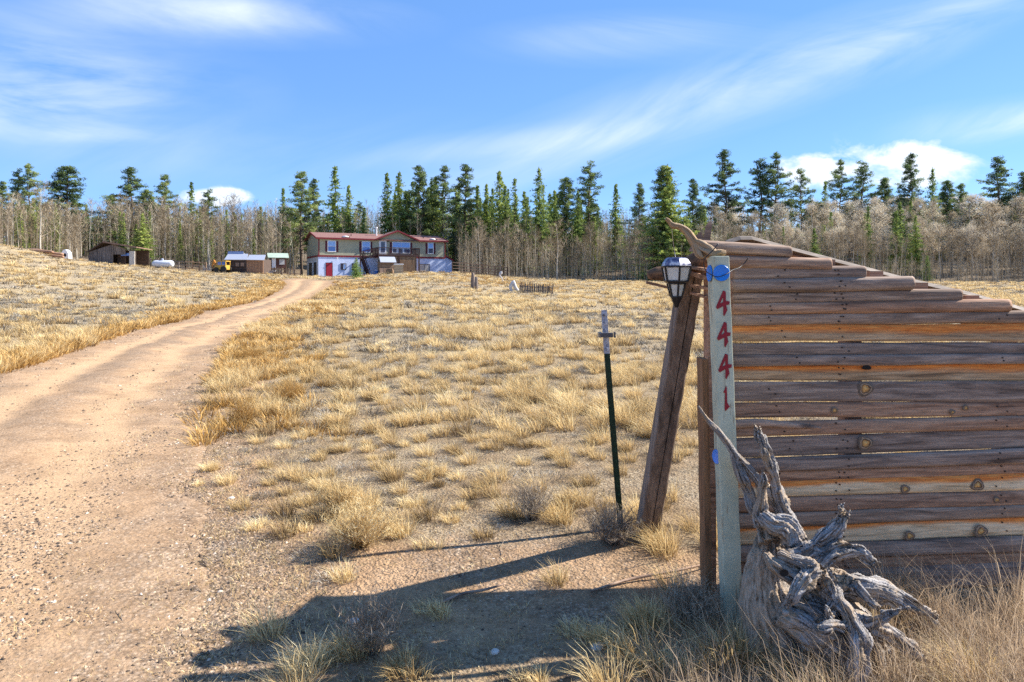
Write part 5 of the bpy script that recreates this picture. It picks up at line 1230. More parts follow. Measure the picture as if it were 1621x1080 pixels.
# conifers inside the wood
rnd = random.Random(5); cnt = 0
for i in range(299):
    px = rnd.uniform(-120, 1740) if i % 3 else (rnd.uniform(590, 950) if i % 2 else rnd.uniform(-40, 480)); d = rnd.uniform(122, 215) if i % 3 else rnd.uniform(124, 150); kind = rnd.choice([0, 0, 1])
    C_, D_ = np.interp(px, PXT, CT), np.interp(px, PXT, DT)
    if i >= 235: px = rnd.uniform(-30, 482); d = max(float(np.interp(px, PXT, DT)) + rnd.uniform(12, 34), 104 if px > 130 else 0); kind = 0
    if i >= 272: px = rnd.uniform(980, 1650); d = rnd.uniform(117, 150); kind = rnd.choice([0, 1])
    if 600 < px < 950: kind = 0
    if 490 < px < 726: d = max(d, 133)
    h = rnd.uniform(7, 13) * (1.18 if 600 < px < 950 else 1); zt = at(px, d).z + h; yt = EYE - (zt - CAMZ) / d * F
    lim = 325 if px < 470 else (292 if px < 1000 else 300)
    if yt < lim - 8 * rnd.random() and not 600 < px < 950: h *= .62
    if 470 < px < 900: h *= 1.15
    plant(rnd.choice(SPR) if kind == 0 else rnd.choice(PIN), px, d, h, 'conifer standing among the bare aspens of the wood', 'conifers inside the wood', sx=rnd.uniform(.8, 1.3))
# aspens
def aspen_mesh(seed, h0=.35, spread=.16, n=26, tw=9):
    g = np.random.default_rng(seed); V = []; T = []; tr = []
    def stick(p, q, w, t):
        d = q - p; s = np.cross(d, g.normal(size=3)); s = s / (np.linalg.norm(s) + 1e-9) * w
        V.extend([p - s, p + s, q]); T.extend([t] * 3)
    for i in range(n):
        f = g.random() ** .7; z = h0 + (.98 - h0) * f; a = g.random() * 6.283; L = spread * (1.1 - f) * g.uniform(.6, 1.3) + .04
        up = g.uniform(.7, 1.6); e = np.array([math.cos(a) * L, math.sin(a) * L, z + L * up]); p0 = np.array([0, 0, z]); t = g.uniform(.1, .8)
        stick(p0, e, .0028, t)
        for j in range(tw):
            q = g.uniform(.25, 1); p = p0 + (e - p0) * q; l = g.uniform(.03, .09)
            e2 = p + np.array([g.normal() * .55, g.normal() * .55, g.uniform(.3, 1.3)]) * l; stick(p, e2, .0018, np.clip(t + g.normal() * .2, 0, 1))
            if g.random() < .7: stick(p + (e2 - p) * .5, p + (e2 - p) * .5 + np.array([g.normal(), g.normal(), abs(g.normal())]) * .03, .0015, t)
    V = np.array(V); return np_mesh('twigs', V, None, np.arange(len(V)).reshape(-1, 3), {'tint': T})
ASP = []
for i in range(7):
    o = empty('aspen_tree', (0, -500, -300)); HIDE.append(o)
    trunk_mb(.0085, .97, 40 + i, .018, 6).build('trunk', M_ASP, o, True)
    from_mesh('crown', aspen_mesh(400 + i, [.3, .5, .2, .4, .6, .35, .25][i], [.14, .12, .18, .15, .1, .16, .2][i], [26, 22, 34, 30, 18, 30, 40][i]), M_TWIG, o); ASP.append(o)
def cream_mesh(seed):
    g = np.random.default_rng(seed); C = []; S = []; T = []; mb = MB()
    for i in range(30):
        f = g.random(); z = .25 + .7 * f; a = g.random() * 6.283; L = .26 * (1.15 - f ** 1.5) * g.uniform(.4, 1)
        e = (math.cos(a) * L, math.sin(a) * L, z + L * .7); mb.bar((0, 0, z), e, .008, .008, taper=.3)
        for c in range(3):
            q = g.uniform(.5, 1.05); cc = np.array([e[0] * q, e[1] * q, z + L * .7 * q]) + g.normal(size=3) * .015; k = 34; t = g.uniform(.1, .95); R_ = g.uniform(.035, .06)
            C += list(cc + g.normal(size=(k, 3)) * R_ * .55); S += list(g.uniform(.007, .014, k)); T += list(np.clip(t + .15 * g.normal(size=k), 0, 1))
    V, tr = tri_cloud(np.array(C), S, None, rng=g); return np_mesh('leaves', V, None, tr, {'tint': np.repeat(T, 3)}), mb
CRM = []
for i in range(4):
    o = empty('birch_tree', (0, -500, -300)); o.name = 'pale_leafed_tree'; HIDE.append(o); me, mb = cream_mesh(500 + i); trunk_mb(.012, .95, 70 + i, .03, 6).build('trunk', M_ASP, o, True)
    mb.build('limbs', M_TWIG, o); from_mesh('crown', me, M_CREAM, o); CRM.append(o)
# individuals: the ones nearest the view, aspens first along the edge of the wood
rnd = random.Random(21)
def keep_clear(x, y):
    dx, dy = x - HX, y - HY; u = dx * HC + dy * HS; v = -dx * HS + dy * HC
    return -2.5 < u < 26 and -5 < v < 11.5
n = 0
while n < 292:
    px = rnd.uniform(-60, 1680); 
    D_ = float(np.interp(px, PXT, DT)); d = D_ + rnd.uniform(6.5, 19) if not (130 < px < 480) else rnd.uniform(106, 122)
    if px < 130: d = D_ + rnd.uniform(9, 26)
    x = (px - CX) / F * d
    if keep_clear(x, d) or (470 < px < 726 and d < 126): continue
    if px < 130: pass
    h = rnd.uniform(6.5, 9.2) if px > 700 else rnd.uniform(8, 11.5)
    if px > 1150 and rnd.random() < .12: h *= 1.3
    grp, lab = ('bare aspens along the edge of the wood right of the house', 'thin bare aspen in the dense stand right of the house') if px > 700 else ('bare aspens along the edge of the wood left of the house', 'tall bare pale trunked aspen in the wood left of the house')
    if px < 140: h *= .66
    h *= rnd.uniform(.72, 1.12)
    o = plant(rnd.choice(ASP), px, d, h, lab, grp, sx=rnd.uniform(.9, 1.4), lean=rnd.gauss(0, .03)); n += 1
n = 0
while n < 230:
    px = rnd.uniform(1120, 1720); d = 124 + 58 * rnd.random() ** 1.2
    if px < 1230 and rnd.random() < .5: continue
    h = rnd.uniform(8.5, 14) if d > 134 else rnd.uniform(7, 9.5); plant(rnd.choice(CRM), px, d, h, 'tree with pale cream dry leaves on the slope above the log fence', 'pale leafed trees on the right slope', sx=rnd.uniform(.9, 1.5)); n += 1
for px, d, h in ((1185, 126, 8), (985, 130, 9), (870, 113, 7.5)): pass
for px, d, h, lab in ((882, 111, 9.5, 'white barked aspen standing out in front of the stand right of the stick fence'), (64, 82, 8.2, 'dark dead tree with drooping bare limbs on the left crest'), (128, 92, 7.0, 'small bare tree between the white dog house and the barn')):
    plant(ASP[2] if px != 882 else ASP[6], px, d, h, lab, None, sx=1.5)
# the rest of the bare wood as one mass
def woods(N, pxr, dr, hr, tw, name, mat_t, mat_c, label, seed, wt=.045, wtw=.022, yoff=0):
    g = np.random.default_rng(seed); px = g.uniform(*pxr, N); 
    D_ = np.interp(px, PXT, DT); d = D_ + g.uniform(*dr, N)
    if not name.startswith('brushy'): kk_ = ~((px > 1160) & (d > 120) & (g.random(N) < .75)); px, d = px[kk_], d[kk_]; N = len(px)
    x = (px - CX) / F * d; y = d
    dx, dy = x - HX, y - HY; u = dx * HC + dy * HS; v = -dx * HS + dy * HC
    ok = ~((px > 470) & (px < 724) & (d < 124)) & ~((px > 130) & (px < 480) & (d < 105)); x, y, px, d = x[ok], y[ok], px[ok], d[ok]; N = len(x)
    z = ground(x, y); h = g.uniform(*hr, N) * np.interp(px, [0, 140, 260, 700, 760, 1150, 1250], [.72, .8, 1.1, 1.15, 1.0, 1.0, .72])
    B = np.stack([x, y, z - .1], 1); lean = g.normal(size=(N, 2)) * .035
    Tp = B + np.stack([lean[:, 0] * h, lean[:, 1] * h, h], 1)
    V = []; Tt = []
    t0 = g.random(N)
    wv = wt * g.uniform(.6, 1.5, N)
    for k in range(3):
        a0, a1 = 2 * math.pi * k / 3, 2 * math.pi * (k + 1) / 3
        o0 = np.stack([np.cos(a0) * wv, np.sin(a0) * wv, 0 * wv], 1); o1 = np.stack([np.cos(a1) * wv, np.sin(a1) * wv, 0 * wv], 1)
        V.append(np.stack([B + o0, B + o1, Tp], 1).reshape(-1, 3)); Tt.append(np.repeat(t0 * .6 + .4, 3))
    for j in range(tw):
        f = g.random(N) ** .6 * .75 + .25; p = B + (Tp - B) * f[:, None]; a = g.random(N) * 6.283; L = h * .15 * (1.15 - f) * g.uniform(.5, 1.6, N) + .25
        e = p + np.stack([np.cos(a) * L * .8, np.sin(a) * L * .8, L * g.uniform(.5, 1.5, N)], 1)
        s = g.normal(size=(N, 3)); s -= (s * (e - p)).sum(1)[:, None] * (e - p) / ((e - p) ** 2).sum(1)[:, None]; s = s / np.linalg.norm(s, axis=1)[:, None] * wtw
        V.append(np.stack([p - s, p + s, e], 1).reshape(-1, 3)); Tt.append(np.repeat(np.clip(t0 * .6 + g.random(N) * .4, 0, 1), 3))
    V = np.concatenate(V); Tt = np.concatenate(Tt); me = np_mesh(name, V, None, np.arange(len(V)).reshape(-1, 3), {'tint': Tt})
    o = from_mesh(name, me, mat_t); tag(o, label, 'wood', kind='stuff'); return o
M_MASS = M_tint('aspen_mass', [(0, (.085, .065, .04)), (.4, (.25, .195, .125)), (.75, (.44, .365, .26)), (1, (.74, .67, .54))], .9, .1, .1)
woods(3500, (-160, 1780), (9, 60), (5, 10.5), 42, 'bare_wood', M_MASS, None, 'mass of bare grey brown aspens covering the hill behind the house', 31)
woods(1900, (-160, 1780), (60, 150), (8, 13), 30, 'far_bare_wood', M_MASS, None, 'farther bare trees covering the top of the hill', 32, .07, .04)
woods(2600, (690, 1780), (4.5, 14), (2.2, 6.5), 20, 'aspen_saplings', M_MASS, None, 'thicket of thin bare saplings along the foot of the wood', 33, .022, .015)
woods(900, (-100, 480), (5, 30), (1.5, 5), 22, 'brushy_undergrowth', M_TWIG, None, 'brown bushy undergrowth along the left edge of the wood', 34, .02, .02)
# ------------------------------------------------------------------ grass, brush, stones
def blades(cx, cy, h, nb, rad, tint, width, spread=.55, lean=(-.18, .0), seed=0, segs=2, tj=.18, zoff=None, stiff=1.0, rootdark=1.0):
    """one blade set per clump: arrays cx, cy, h, rad, tint; nb blades each"""
    g = np.random.default_rng(seed); n = len(cx); N = n * nb
    c = np.repeat(np.arange(n), nb)
    a = g.random(N) * 6.283; rr = np.sqrt(g.random(N)) * rad[c]
    bx = cx[c] + np.cos(a) * rr; by = cy[c] + np.sin(a) * rr
    gz_ = ground(cx, cy)
    bz = (gz_ if zoff is None else zoff)[c] - .012 + 0 * bx
    L = h[c] * g.uniform(.45, 1.12, N)
    sp = spread * g.uniform(.15, 1.25, N) * (rr / np.maximum(rad[c], 1e-4) * .7 + .4)
    a2 = a + g.normal(size=N) * .5
    dx = np.cos(a2) * sp + lean[0] + g.normal(size=N) * .12; dy = np.sin(a2) * sp + lean[1] + g.normal(size=N) * .12
    nrm = np.sqrt(1 + dx * dx + dy * dy); ux, uy, uz = dx / nrm, dy / nrm, 1 / nrm
    w = width[c] * g.uniform(.6, 1.3, N) if np.ndim(width) else width * g.uniform(.6, 1.3, N)
    wa = g.random(N) * 3.1416; wx, wy = np.cos(wa) * w, np.sin(wa) * w
    V = []
    base = np.stack([bx, by, bz], 1)
    W_ = np.stack([wx, wy, 0 * wx], 1)
    def pt(t, droop): return base + np.stack([ux * L * t * (1 + droop), uy * L * t * (1 + droop), uz * L * t * (1 - droop * .6 / stiff)], 1)
    m = pt(.55, .0); tip = pt(1.0, .35)
    V = np.stack([base - W_, base + W_, m + W_ * .75, m - W_ * .75, tip], 1).reshape(-1, 3)
    i0 = np.arange(N) * 5
    Q = np.stack([i0, i0 + 1, i0 + 2, i0 + 3], 1); T = np.stack([i0 + 3, i0 + 2, i0 + 4], 1)
    t = np.clip(tint[c] + g.normal(size=N) * tj, 0, 1)
    t5 = np.repeat(t, 5) + np.tile(np.array([-.50, -.50, -.04, -.04, .12]), N) * rootdark  # roots dead brown, darkened further to paint shade into the clumps
    return V, Q, T, np.clip(t5, 0, 1)
def merge(parts):
    V, Q, T, A = [], [], [], []; o = 0
    for v, q, t, a in parts: V.append(v); Q.append(q + o); T.append(t + o); A.append(a); o += len(v)
    return np.concatenate(V), np.concatenate(Q), np.concatenate(T), np.concatenate(A)
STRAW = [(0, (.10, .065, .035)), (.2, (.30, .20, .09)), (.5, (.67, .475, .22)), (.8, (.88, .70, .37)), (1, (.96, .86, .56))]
M_STRAW = M_tint('straw_grass', STRAW, .8, .38, .15)
M_TALL = M_tint('tall_tan_grass', [(0, (.20, .145, .10)), (.5, (.50, .37, .245)), (1, (.72, .57, .40))], .8, .35, .15)
M_BRUSH = M_tint('rust_brush', [(0, (.20, .10, .03)), (.5, (.52, .31, .095)), (.85, (.72, .48, .19)), (1, (.80, .60, .30))], .85, .3, .1)
M_SAGE = M_tint('grey_ground_cover', [(0, (.05, .04, .032)), (.35, (.19, .165, .13)), (.7, (.38, .345, .29)), (1, (.58, .54, .46))], .9, .2, .1)
M_TWIGY = M_tint('grey_brush_twigs', [(0, (.12, .09, .065)), (.5, (.30, .24, .18)), (1, (.50, .42, .31))], .9, .1, .1)
def scatter(d0, d1, dens, seed, margin=1.25):
    g = np.random.default_rng(seed); A = .5 * (1621 / F) * (d1 ** 2 - d0 ** 2) * margin; N = int(A * dens)
    d = np.sqrt(g.uniform(d0 ** 2, d1 ** 2, N)); k = g.uniform(-.5, .5, N) * 1621 / F * margin
    return k * d, d, g
def fieldmask(x, y, g, thr=0.0):
    """how grassy the spot is, 0..1"""
    v, l, r = road_side(x, y)
    road = on_road(x, y, -.12)
    n = fbm(x * .55, y * .55, 7.1, 3); n2 = fbm(x * .10, y * .10, 2.7, 2)
    p = .62 + 1.2 * n + .45 * n2 + .28 * (y > 4.3) * (y < 16)
    bare_ = np.clip(1.25 - np.hypot((x + .15) / 1.5, (y - 3.75) / .55), 0, 1)
    nearroad = np.clip(1 - (x - r) / (.55 + .05 * y), 0, 1) * (x > r) * (y < 9)
    p = p * (1 - bare_) * (1 - .8 * nearroad)
    p = np.where(road, 0, p)
    px = CX + F * x / y
    # greyish thinner belt in the middle distance and on the left rise
    belt = np.exp(-((y - 26) / 7) ** 2) * (px > 640) + np.exp(-((y - 42) / 16) ** 2) * (px < 420)
    p = p * (1 - .55 * np.clip(belt, 0, 1))
    p = np.where((y < 4.6) & (x > -1.6), p * .8 + .06, p)
    return np.clip(p, 0, 1)
def houseclear(x, y):
    dx, dy = x - HX, y - HY; u = dx * HC + dy * HS; v = -dx * HS + dy * HC
    return ~((u > -.3) & (u < 24) & (v > -3.6) & (v < 10))
parts = []
for (d0, d1, dens, nb, h0, h1, rad, w, sd) in [(2.1, 7, 12, 190, .12, .29, .066, .0014, 1), (7, 14, 7.5, 150, .20, .40, .090, .0023, 2), (14, 28, 3.6, 90, .22, .42, .13, .0046, 3), (28, 55, 1.5, 60, .26, .48, .20, .0090, 4), (55, 118, .50, 34, .26, .50, .32, .020, 5)]:
    x, y, g = scatter(d0, d1, dens, 50 + sd)
    p = fieldmask(x, y, g); D_ = np.interp(CX + F * x / y, PXT, DT)
    k = (g.random(len(x)) < p) & (y < D_ + 4) & houseclear(x, y); x, y = x[k], y[k]; n = len(x)
    sz = g.uniform(h0, h1, n) * (.75 + .5 * (fbm(x * .3, y * .3, 9, 2) + .5)); ti = np.clip(.58 + .30 * fbm(x * .4, y * .4, 4.4, 2) + g.normal(size=n) * .13, .05, .98)
    if sd == 1: sz *= .8
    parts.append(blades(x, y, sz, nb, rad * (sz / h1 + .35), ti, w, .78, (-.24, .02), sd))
# short sparse litter blades everywhere between tufts
for (d0, d1, dens, nb, h, w, sd) in [(2.0, 7, 190, 8, .060, .0012, 11), (7, 16, 80, 8, .085, .0024, 12), (16, 34, 12, 9, .12, .006, 13), (34, 115, 1.6, 9, .18, .018, 14)]:
    x, y, g = scatter(d0, d1, dens, 80 + sd); p = fieldmask(x, y, g) * .75 + .22 * (~on_road(x, y, -.2))
    D_ = np.interp(CX + F * x / y, PXT, DT); bare_ = np.clip(1.25 - np.hypot((x + .15) / 1.5, (y - 3.75) / .55), 0, 1)
    k = (g.random(len(x)) < p * (1 - .8 * bare_)) & (y < D_ + 4) & houseclear(x, y); x, y = x[k], y[k]; n = len(x)
    parts.append(blades(x, y, h * g.uniform(.5, 1.3, n), nb, np.full(n, .10 + .004 * d1), np.clip(.45 + .25 * g.normal(size=n), 0, 1), w, 1.5, (-.1, 0), sd))
g = np.random.default_rng(314); n = 5200; y = np.exp(g.uniform(math.log(2.6), math.log(16), n)); x = np.interp(y, ROADY, RX) + g.normal(size=n) * .75 + .30; k = fbm(x * 1.3, y * 1.1, 44, 3) > -.12; x, y = x[k], y[k]; n = len(x)
parts.append(blades(x, y, .030 + .035 * g.random(n), 9, np.full(n, .05), np.clip(.55 + .2 * g.normal(size=n), 0, 1), .0011 + .00012 * y, 1.2, (-.1, 0), 15))
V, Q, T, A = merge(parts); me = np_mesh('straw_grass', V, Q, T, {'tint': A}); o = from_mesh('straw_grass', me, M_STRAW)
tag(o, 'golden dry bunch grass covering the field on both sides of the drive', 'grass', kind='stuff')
# grey mats of low ground cover: short twiggy leaves lying nearly flat
parts = []
for (d0, d1, dens, nb, h, rad, w, sd) in [(2.0, 7, 26, 66, .062, .085, .0019, 21), (7, 14, 20, 46, .10, .12, .0032, 22), (14, 30, 8.0, 34, .15, .20, .0070, 23), (30, 112, 1.1, 22, .22, .45, .018, 24)]:
    x, y, g = scatter(d0, d1, dens, 120 + sd); D_ = np.interp(CX + F * x / y, PXT, DT)
    n = fbm(x * .8, y * .8, 13, 3); px = CX + F * x / y
    p = .42 + 1.1 * n + .35 * np.exp(-((y - 26) / 8) ** 2) + .3 * (px < 420) * (y > 18)
    bare_ = np.clip(1.25 - np.hypot((x + .15) / 1.5, (y - 3.75) / .55), 0, 1)
    p = p * (1 - .75 * bare_)
    k = (g.random(len(x)) < p) & (y < D_ + 3) & ~on_road(x, y, -.35) & houseclear(x, y); x, y = x[k], y[k]; n = len(x)
    parts.append(blades(x, y, h * g.uniform(.6, 1.5, n), nb, rad * g.uniform(.5, 1.4, n), np.clip(.55 + .22 * g.normal(size=n), 0, 1), w, 1.5, (0, 0), sd))
V, Q, T, A = merge(parts); me = np_mesh('ground_cover', V, Q, T, {'tint': A}); o = from_mesh('ground_cover', me, M_SAGE)
tag(o, 'grey mats of low dead ground cover between the grass clumps', 'ground cover', kind='stuff')
# rust coloured brush lining both edges of the drive
g = np.random.default_rng(9); parts = []
def along(pl, d0, d1, N, off, sd, side):
    g = np.random.default_rng(sd); t = np.exp(g.uniform(math.log(d0), math.log(d1), N)); e = np.interp(t, ROADY, RX if side > 0 else LX)
    x = e + side * (np.abs(g.normal(size=N)) * off * (.5 + t / 25) + .10); return x, t, g
x, y, g = along(RX, 6.6, 85, 1150, .75, 41, 1); k = (fbm(x * .8, y * .5, 3, 2) > -.16) & ((y > 10) | (g.random(len(x)) < .5)); x, y = x[k], y[k]; n = len(x)
parts.append(blades(x, y, g.uniform(.10, .26, n), 44, g.uniform(.07, .17, n) * (1 + y / 35), np.clip(.55 + .25 * g.normal(size=n), 0, 1), .0022 + .00042 * y, .95, (-.05, 0), 41, stiff=2))
x, y, g = along(LX, 9, 80, 900, .35, 42, -1); n = len(x)
parts.append(blades(x, y, g.uniform(.14, .30, n), 40, g.uniform(.12, .25, n) * (1 + y / 50), np.clip(.6 + .25 * g.normal(size=n), 0, 1), .0022 + .00042 * y, .9, (-.05, 0), 42, stiff=2))
x, y, g = scatter(60, 100, .35, 99); px = CX + F * x / y; k = ((px > 560) & (px < 900)) & (fbm(x * .2, y * .2, 1, 2) > 0) & (y < np.interp(px, PXT, DT)) & houseclear(x, y); x, y = x[k], y[k]; n = len(x)
parts.append(blades(x, y, g.uniform(.2, .45, n), 24, g.uniform(.3, .6, n), np.clip(.5 + .2 * g.normal(size=n), 0, 1), .025, .9, (-.05, 0), 43, stiff=2))
V, Q, T, A = merge(parts); me = np_mesh('roadside_brush', V, Q, T, {'tint': A}); o = from_mesh('roadside_brush', me, M_BRUSH)
tag(o, 'rust orange low brush lining both edges of the dirt drive', 'brush', kind='stuff')
# tall wispy grass round the stump and the foot of the fence
g = np.random.default_rng(77)
cl = []
for i in range(400):
    px = g.uniform(1050, 1800); yy_ = g.uniform(2.0, 3.38)
    if px < 1120 and yy_ < 2.4 and g.random() < .3: continue
    if 1130 < px < 1400 and 2.62 < yy_ and g.random() < .6: continue
    if px > 1420 and g.random() < .3: continue
    cl.append(((px - CX) / F * yy_, yy_))
cl = np.array(cl); n = len(cl)
hh = g.uniform(.12, .36, n) * np.where(CX + F * cl[:, 0] / cl[:, 1] > 1400, 1.3, 1.0) * np.where(cl[:, 1] < 2.4, .8, 1)
parts = [blades(cl[:, 0], cl[:, 1], hh, 44, g.uniform(.04, .10, n), np.clip(.5 + .2 * g.normal(size=n), 0, 1), .0011, .5, (-.10, .0), 61, tj=.22)]
k = g.random(n) < .38
parts.append(blades(cl[k, 0], cl[k, 1], hh[k] * 1.75, 9, g.uniform(.03, .09, k.sum()), np.full(k.sum(), .7), .0009, .42, (-.12, 0), 62))
V, Q, T, A = merge(parts); me = np_mesh('tall_grass', V, Q, T, {'tint': A}); o = from_mesh('tall_grass', me, M_TALL)
tag(o, 'tall wispy tan grass around the stump and along the foot of the fence', 'grass', kind='stuff')
# prominent clumps and bushes, each one its own thing
def clump(name, px, py, w_px, h_px, label, cat, mat, nb, tint, spread=.6, width=None, kind='grass', stiff=1.0, seed=0, lean=(-.2, 0), group=None):
    x, y = hit(px, py); rad = w_px / F * y * .5; h = h_px / F * y
    if kind == 'bush':
        g = np.random.default_rng(seed + 900); mb_ = []
        V = []; A = []; tr = []
        nst = nb
        for i in range(nst):
            a = g.random() * 6.283; s = g.random() ** .6; L = h * g.uniform(.6, 1.1); e = np.array([math.cos(a) * s * rad, math.sin(a) * s * rad, math.sqrt(max(.05, 1 - (s * .8) ** 2)) * L])
            p0 = np.array([g.normal() * .02, g.normal() * .02, -.01]); q = p0; t = np.clip(tint + g.normal() * .15, 0, 1); w = (width or .0014) * 1.5
            mid = (p0 + e) / 2 + g.normal(size=3) * .012
            for (A0, B0, ww) in ((p0, mid, w), (mid, e, w * .7)):
                d = B0 - A0; sd_ = np.cross(d, g.normal(size=3)); sd_ /= np.linalg.norm(sd_) + 1e-9
                V += [A0 - sd_ * ww, A0 + sd_ * ww, B0 + sd_ * ww * .5]; A += [max(0, t - .35)] * 3
            for j in range(9):
                q = g.uniform(.35, 1); c = mid + (e - mid) * (q * 2 - 1) if q > .5 else p0 + (mid - p0) * q * 2
                e2 = c + np.array([g.normal() * .5, g.normal() * .5, g.uniform(.2, 1)]) * h * .16; d = e2 - c; sd_ = np.cross(d, g.normal(size=3)); sd_ /= np.linalg.norm(sd_) + 1e-9; ww = (width or .0014)
                V += [c - sd_ * ww, c + sd_ * ww, e2]; A += [np.clip(t + g.normal() * .15, 0, 1)] * 3
        V = np.array(V) ; me = np_mesh(name, V, None, np.arange(len(V)).reshape(-1, 3), {'tint': A}); o = from_mesh(name, me, mat)
        o.location = (x, y, gz(x, y))
    else:
        k = max(1, int(nb / 60)); g = np.random.default_rng(seed + 70)
        cx = x + g.normal(size=k) * rad * .4; cy = y + g.normal(size=k) * rad * .3
        v, q, t, a = blades(cx, cy, np.full(k, h * 1.05) * g.uniform(.75, 1.1, k), int(nb / k), np.full(k, rad * .38), np.full(k, tint), width or .0016, spread, lean, seed + 500, stiff=stiff)
        o3 = np.array([x, y, gz(x, y)]); me = np_mesh(name, v - o3, q, t, {'tint': a}); o = from_mesh(name, me, mat); o.location = o3
    tag(o, label, cat, group); return o
CL = [
 ('rabbitbrush', 572, 866, 135, 74, 'large rounded tan bush beside the turn-in, biggest of the bushes in the field', 'bush', M_STRAW, 460, .62, 'bush'),
 ('rabbitbrush', 536, 815, 75, 60, 'golden bush just up and left of the largest rounded bush', 'bush', M_STRAW, 300, .55, 'bush'),
 ('rabbitbrush', 458, 632, 78, 34, 'low bright orange bush right of the drive bend', 'bush', M_BRUSH, 360, .45, 'bush'),
 ('rabbitbrush', 385, 672, 60, 40, 'orange brown bush at the drive edge below the bright orange one', 'bush', M_BRUSH, 260, .4, 'bush'),
 ('rabbitbrush', 395, 575, 60, 34, 'rusty bush on the right edge of the drive above the others', 'bush', M_BRUSH, 240, .4, 'bush'),
 ('twiggy_bush', 590, 1035, 130, 105, 'bare grey twiggy plant standing at the edge of the big shadow', 'bush', M_TWIGY, 120, .55, 'bush'),
 ('twiggy_bush', 968, 860, 110, 62, 'dry brown twiggy bush around the foot of the green steel stake', 'bush', M_TWIGY, 300, .6, 'bush'),
 ('twiggy_bush', 845, 820, 80, 62, 'thin tan bush in the grass left of the steel stake', 'bush', M_TWIGY, 220, .7, 'bush'),
 ('twiggy_bush', 1095, 985, 110, 70, 'grey tan twiggy bush left of the foot of the green address post', 'bush', M_TWIGY, 260, .65, 'bush'),
 ('bunch_grass', 1036, 862, 44, 36, 'bright yellow grass tuft at the foot of the leaning post', 'grass tuft', M_STRAW, 260, .85, ''),
 ('bunch_grass', 648, 1062, 90, 36, 'yellow grass tuft in the shadow at the bottom centre', 'grass tuft', M_STRAW, 260, .75, ''),
 ('bunch_grass', 686, 978, 84, 34, 'pale grass tuft across the edge of the big shadow', 'grass tuft', M_STRAW, 260, .8, ''),
 ('bunch_grass', 918, 1008, 80, 42, 'spreading golden tuft left of the pair near the address post', 'grass tuft', M_STRAW, 320, .7, ''),
 ('bunch_grass', 975, 1020, 80, 46, 'spreading golden tuft, middle of the three near the address post', 'grass tuft', M_STRAW, 320, .65, ''),
 ('bunch_grass', 1048, 985, 80, 60, 'taller golden tuft reaching up beside the narrow brown plank', 'grass tuft', M_STRAW, 340, .65, ''),
 ('bunch_grass', 505, 1045, 80, 26, 'short greenish yellow tuft on the lit sand left of the twiggy plant', 'grass tuft', M_STRAW, 180, .7, ''),
 ('bunch_grass', 480, 842, 45, 26, 'small round yellow tuft left of the largest bush', 'grass tuft', M_STRAW, 180, .85, ''),
 ('bunch_grass', 402, 838, 60, 26, 'low yellow tuft at the gravel edge', 'grass tuft', M_STRAW, 200, .9, ''),
 ('bunch_grass', 320, 768, 34, 16, 'lone small green yellow tuft out on the gravel', 'grass tuft', M_STRAW, 120, .85, ''),
 ('bunch_grass', 626, 852, 60, 38, 'curved yellow tuft touching the right side of the largest bush', 'grass tuft', M_STRAW, 260, .9, ''),
 ('bunch_grass', 672, 868, 56, 26, 'low pale yellow tuft right of the curved one', 'grass tuft', M_STRAW, 200, .85, ''),
 ('bunch_grass', 655, 800, 52, 28, 'yellow tuft with dark base above the largest bush', 'grass tuft', M_STRAW, 220, .85, ''),
 ('bunch_grass', 742, 803, 36, 22, 'small golden tuft alone between the field and the stake', 'grass tuft', M_STRAW, 160, .7, ''),
 ('bunch_grass', 838, 1078, 70, 34, 'grass tuft cut by the bottom edge in the lower middle', 'grass tuft', M_STRAW, 220, .7, ''),
 ('bunch_grass', 794, 698, 40, 32, 'upright orange gold tuft in the middle of the field', 'grass tuft', M_STRAW, 220, .6, '')]
for i, (nm, px, py, w, h, lab, cat, mat, nb, ti, kd) in enumerate(CL):
    clump(nm, px, py, w, h, lab, cat, mat, nb, ti, .75 if kd != 'bush' else .6, None, kd, seed=i)
# stones: gravel on the drive and scattered pebbles
def stones(N, d0, d1, smin, smax, mask, name, seed, mat, label):
    g = np.random.default_rng(seed); d = np.exp(g.uniform(math.log(d0), math.log(d1), N)) ; k = g.uniform(-.82, .80, N); x, y = k * d, d
    ok = mask(x, y, g); x, y = x[ok], y[ok]; N = len(x)
    s = smin * (smax / smin) ** (g.random(N) ** 3.2) * (.6 + y / 9)
    B = np.array([(1,0,0),(.45,.85,.1),(-.5,.8,0),(-1,.05,.1),(-.45,-.85,0),(.5,-.8,.1),(.25,.3,.62),(-.3,.1,.66),(.1,-.35,.6)], float)
    Tn = np.array([(0,1,6),(1,2,6),(2,7,6),(2,3,7),(3,4,7),(4,8,7),(4,5,8),(5,0,8),(0,6,8),(6,7,8)])
    a = g.random(N) * 6.283; ca, sa = np.cos(a), np.sin(a)
    P_ = B[None] * (1 + .28 * g.normal(size=(N, 9, 1))) * np.stack([np.ones(N), g.uniform(.55, 1, N), g.uniform(.5, 1.1, N)], 1)[:, None, :] * s[:, None, None]
    X_ = P_[..., 0] * ca[:, None] - P_[..., 1] * sa[:, None] + x[:, None]; Y_ = P_[..., 0] * sa[:, None] + P_[..., 1] * ca[:, None] + y[:, None]
    z = ground(x, y) + np.where(on_road(x, y, 0), .006, 0); Z_ = P_[..., 2] + z[:, None] - .15 * s[:, None]
    V = np.stack([X_, Y_, Z_], -1).reshape(-1, 3); T = (np.arange(N) * 9)[:, None, None] + Tn[None]; me = np_mesh(name, V, None, T.reshape(-1, 3), {'tint': np.repeat(g.random(N) ** 1.5, 9)})
    o = from_mesh(name, me, mat); tag(o, label, 'gravel', kind='stuff'); return o
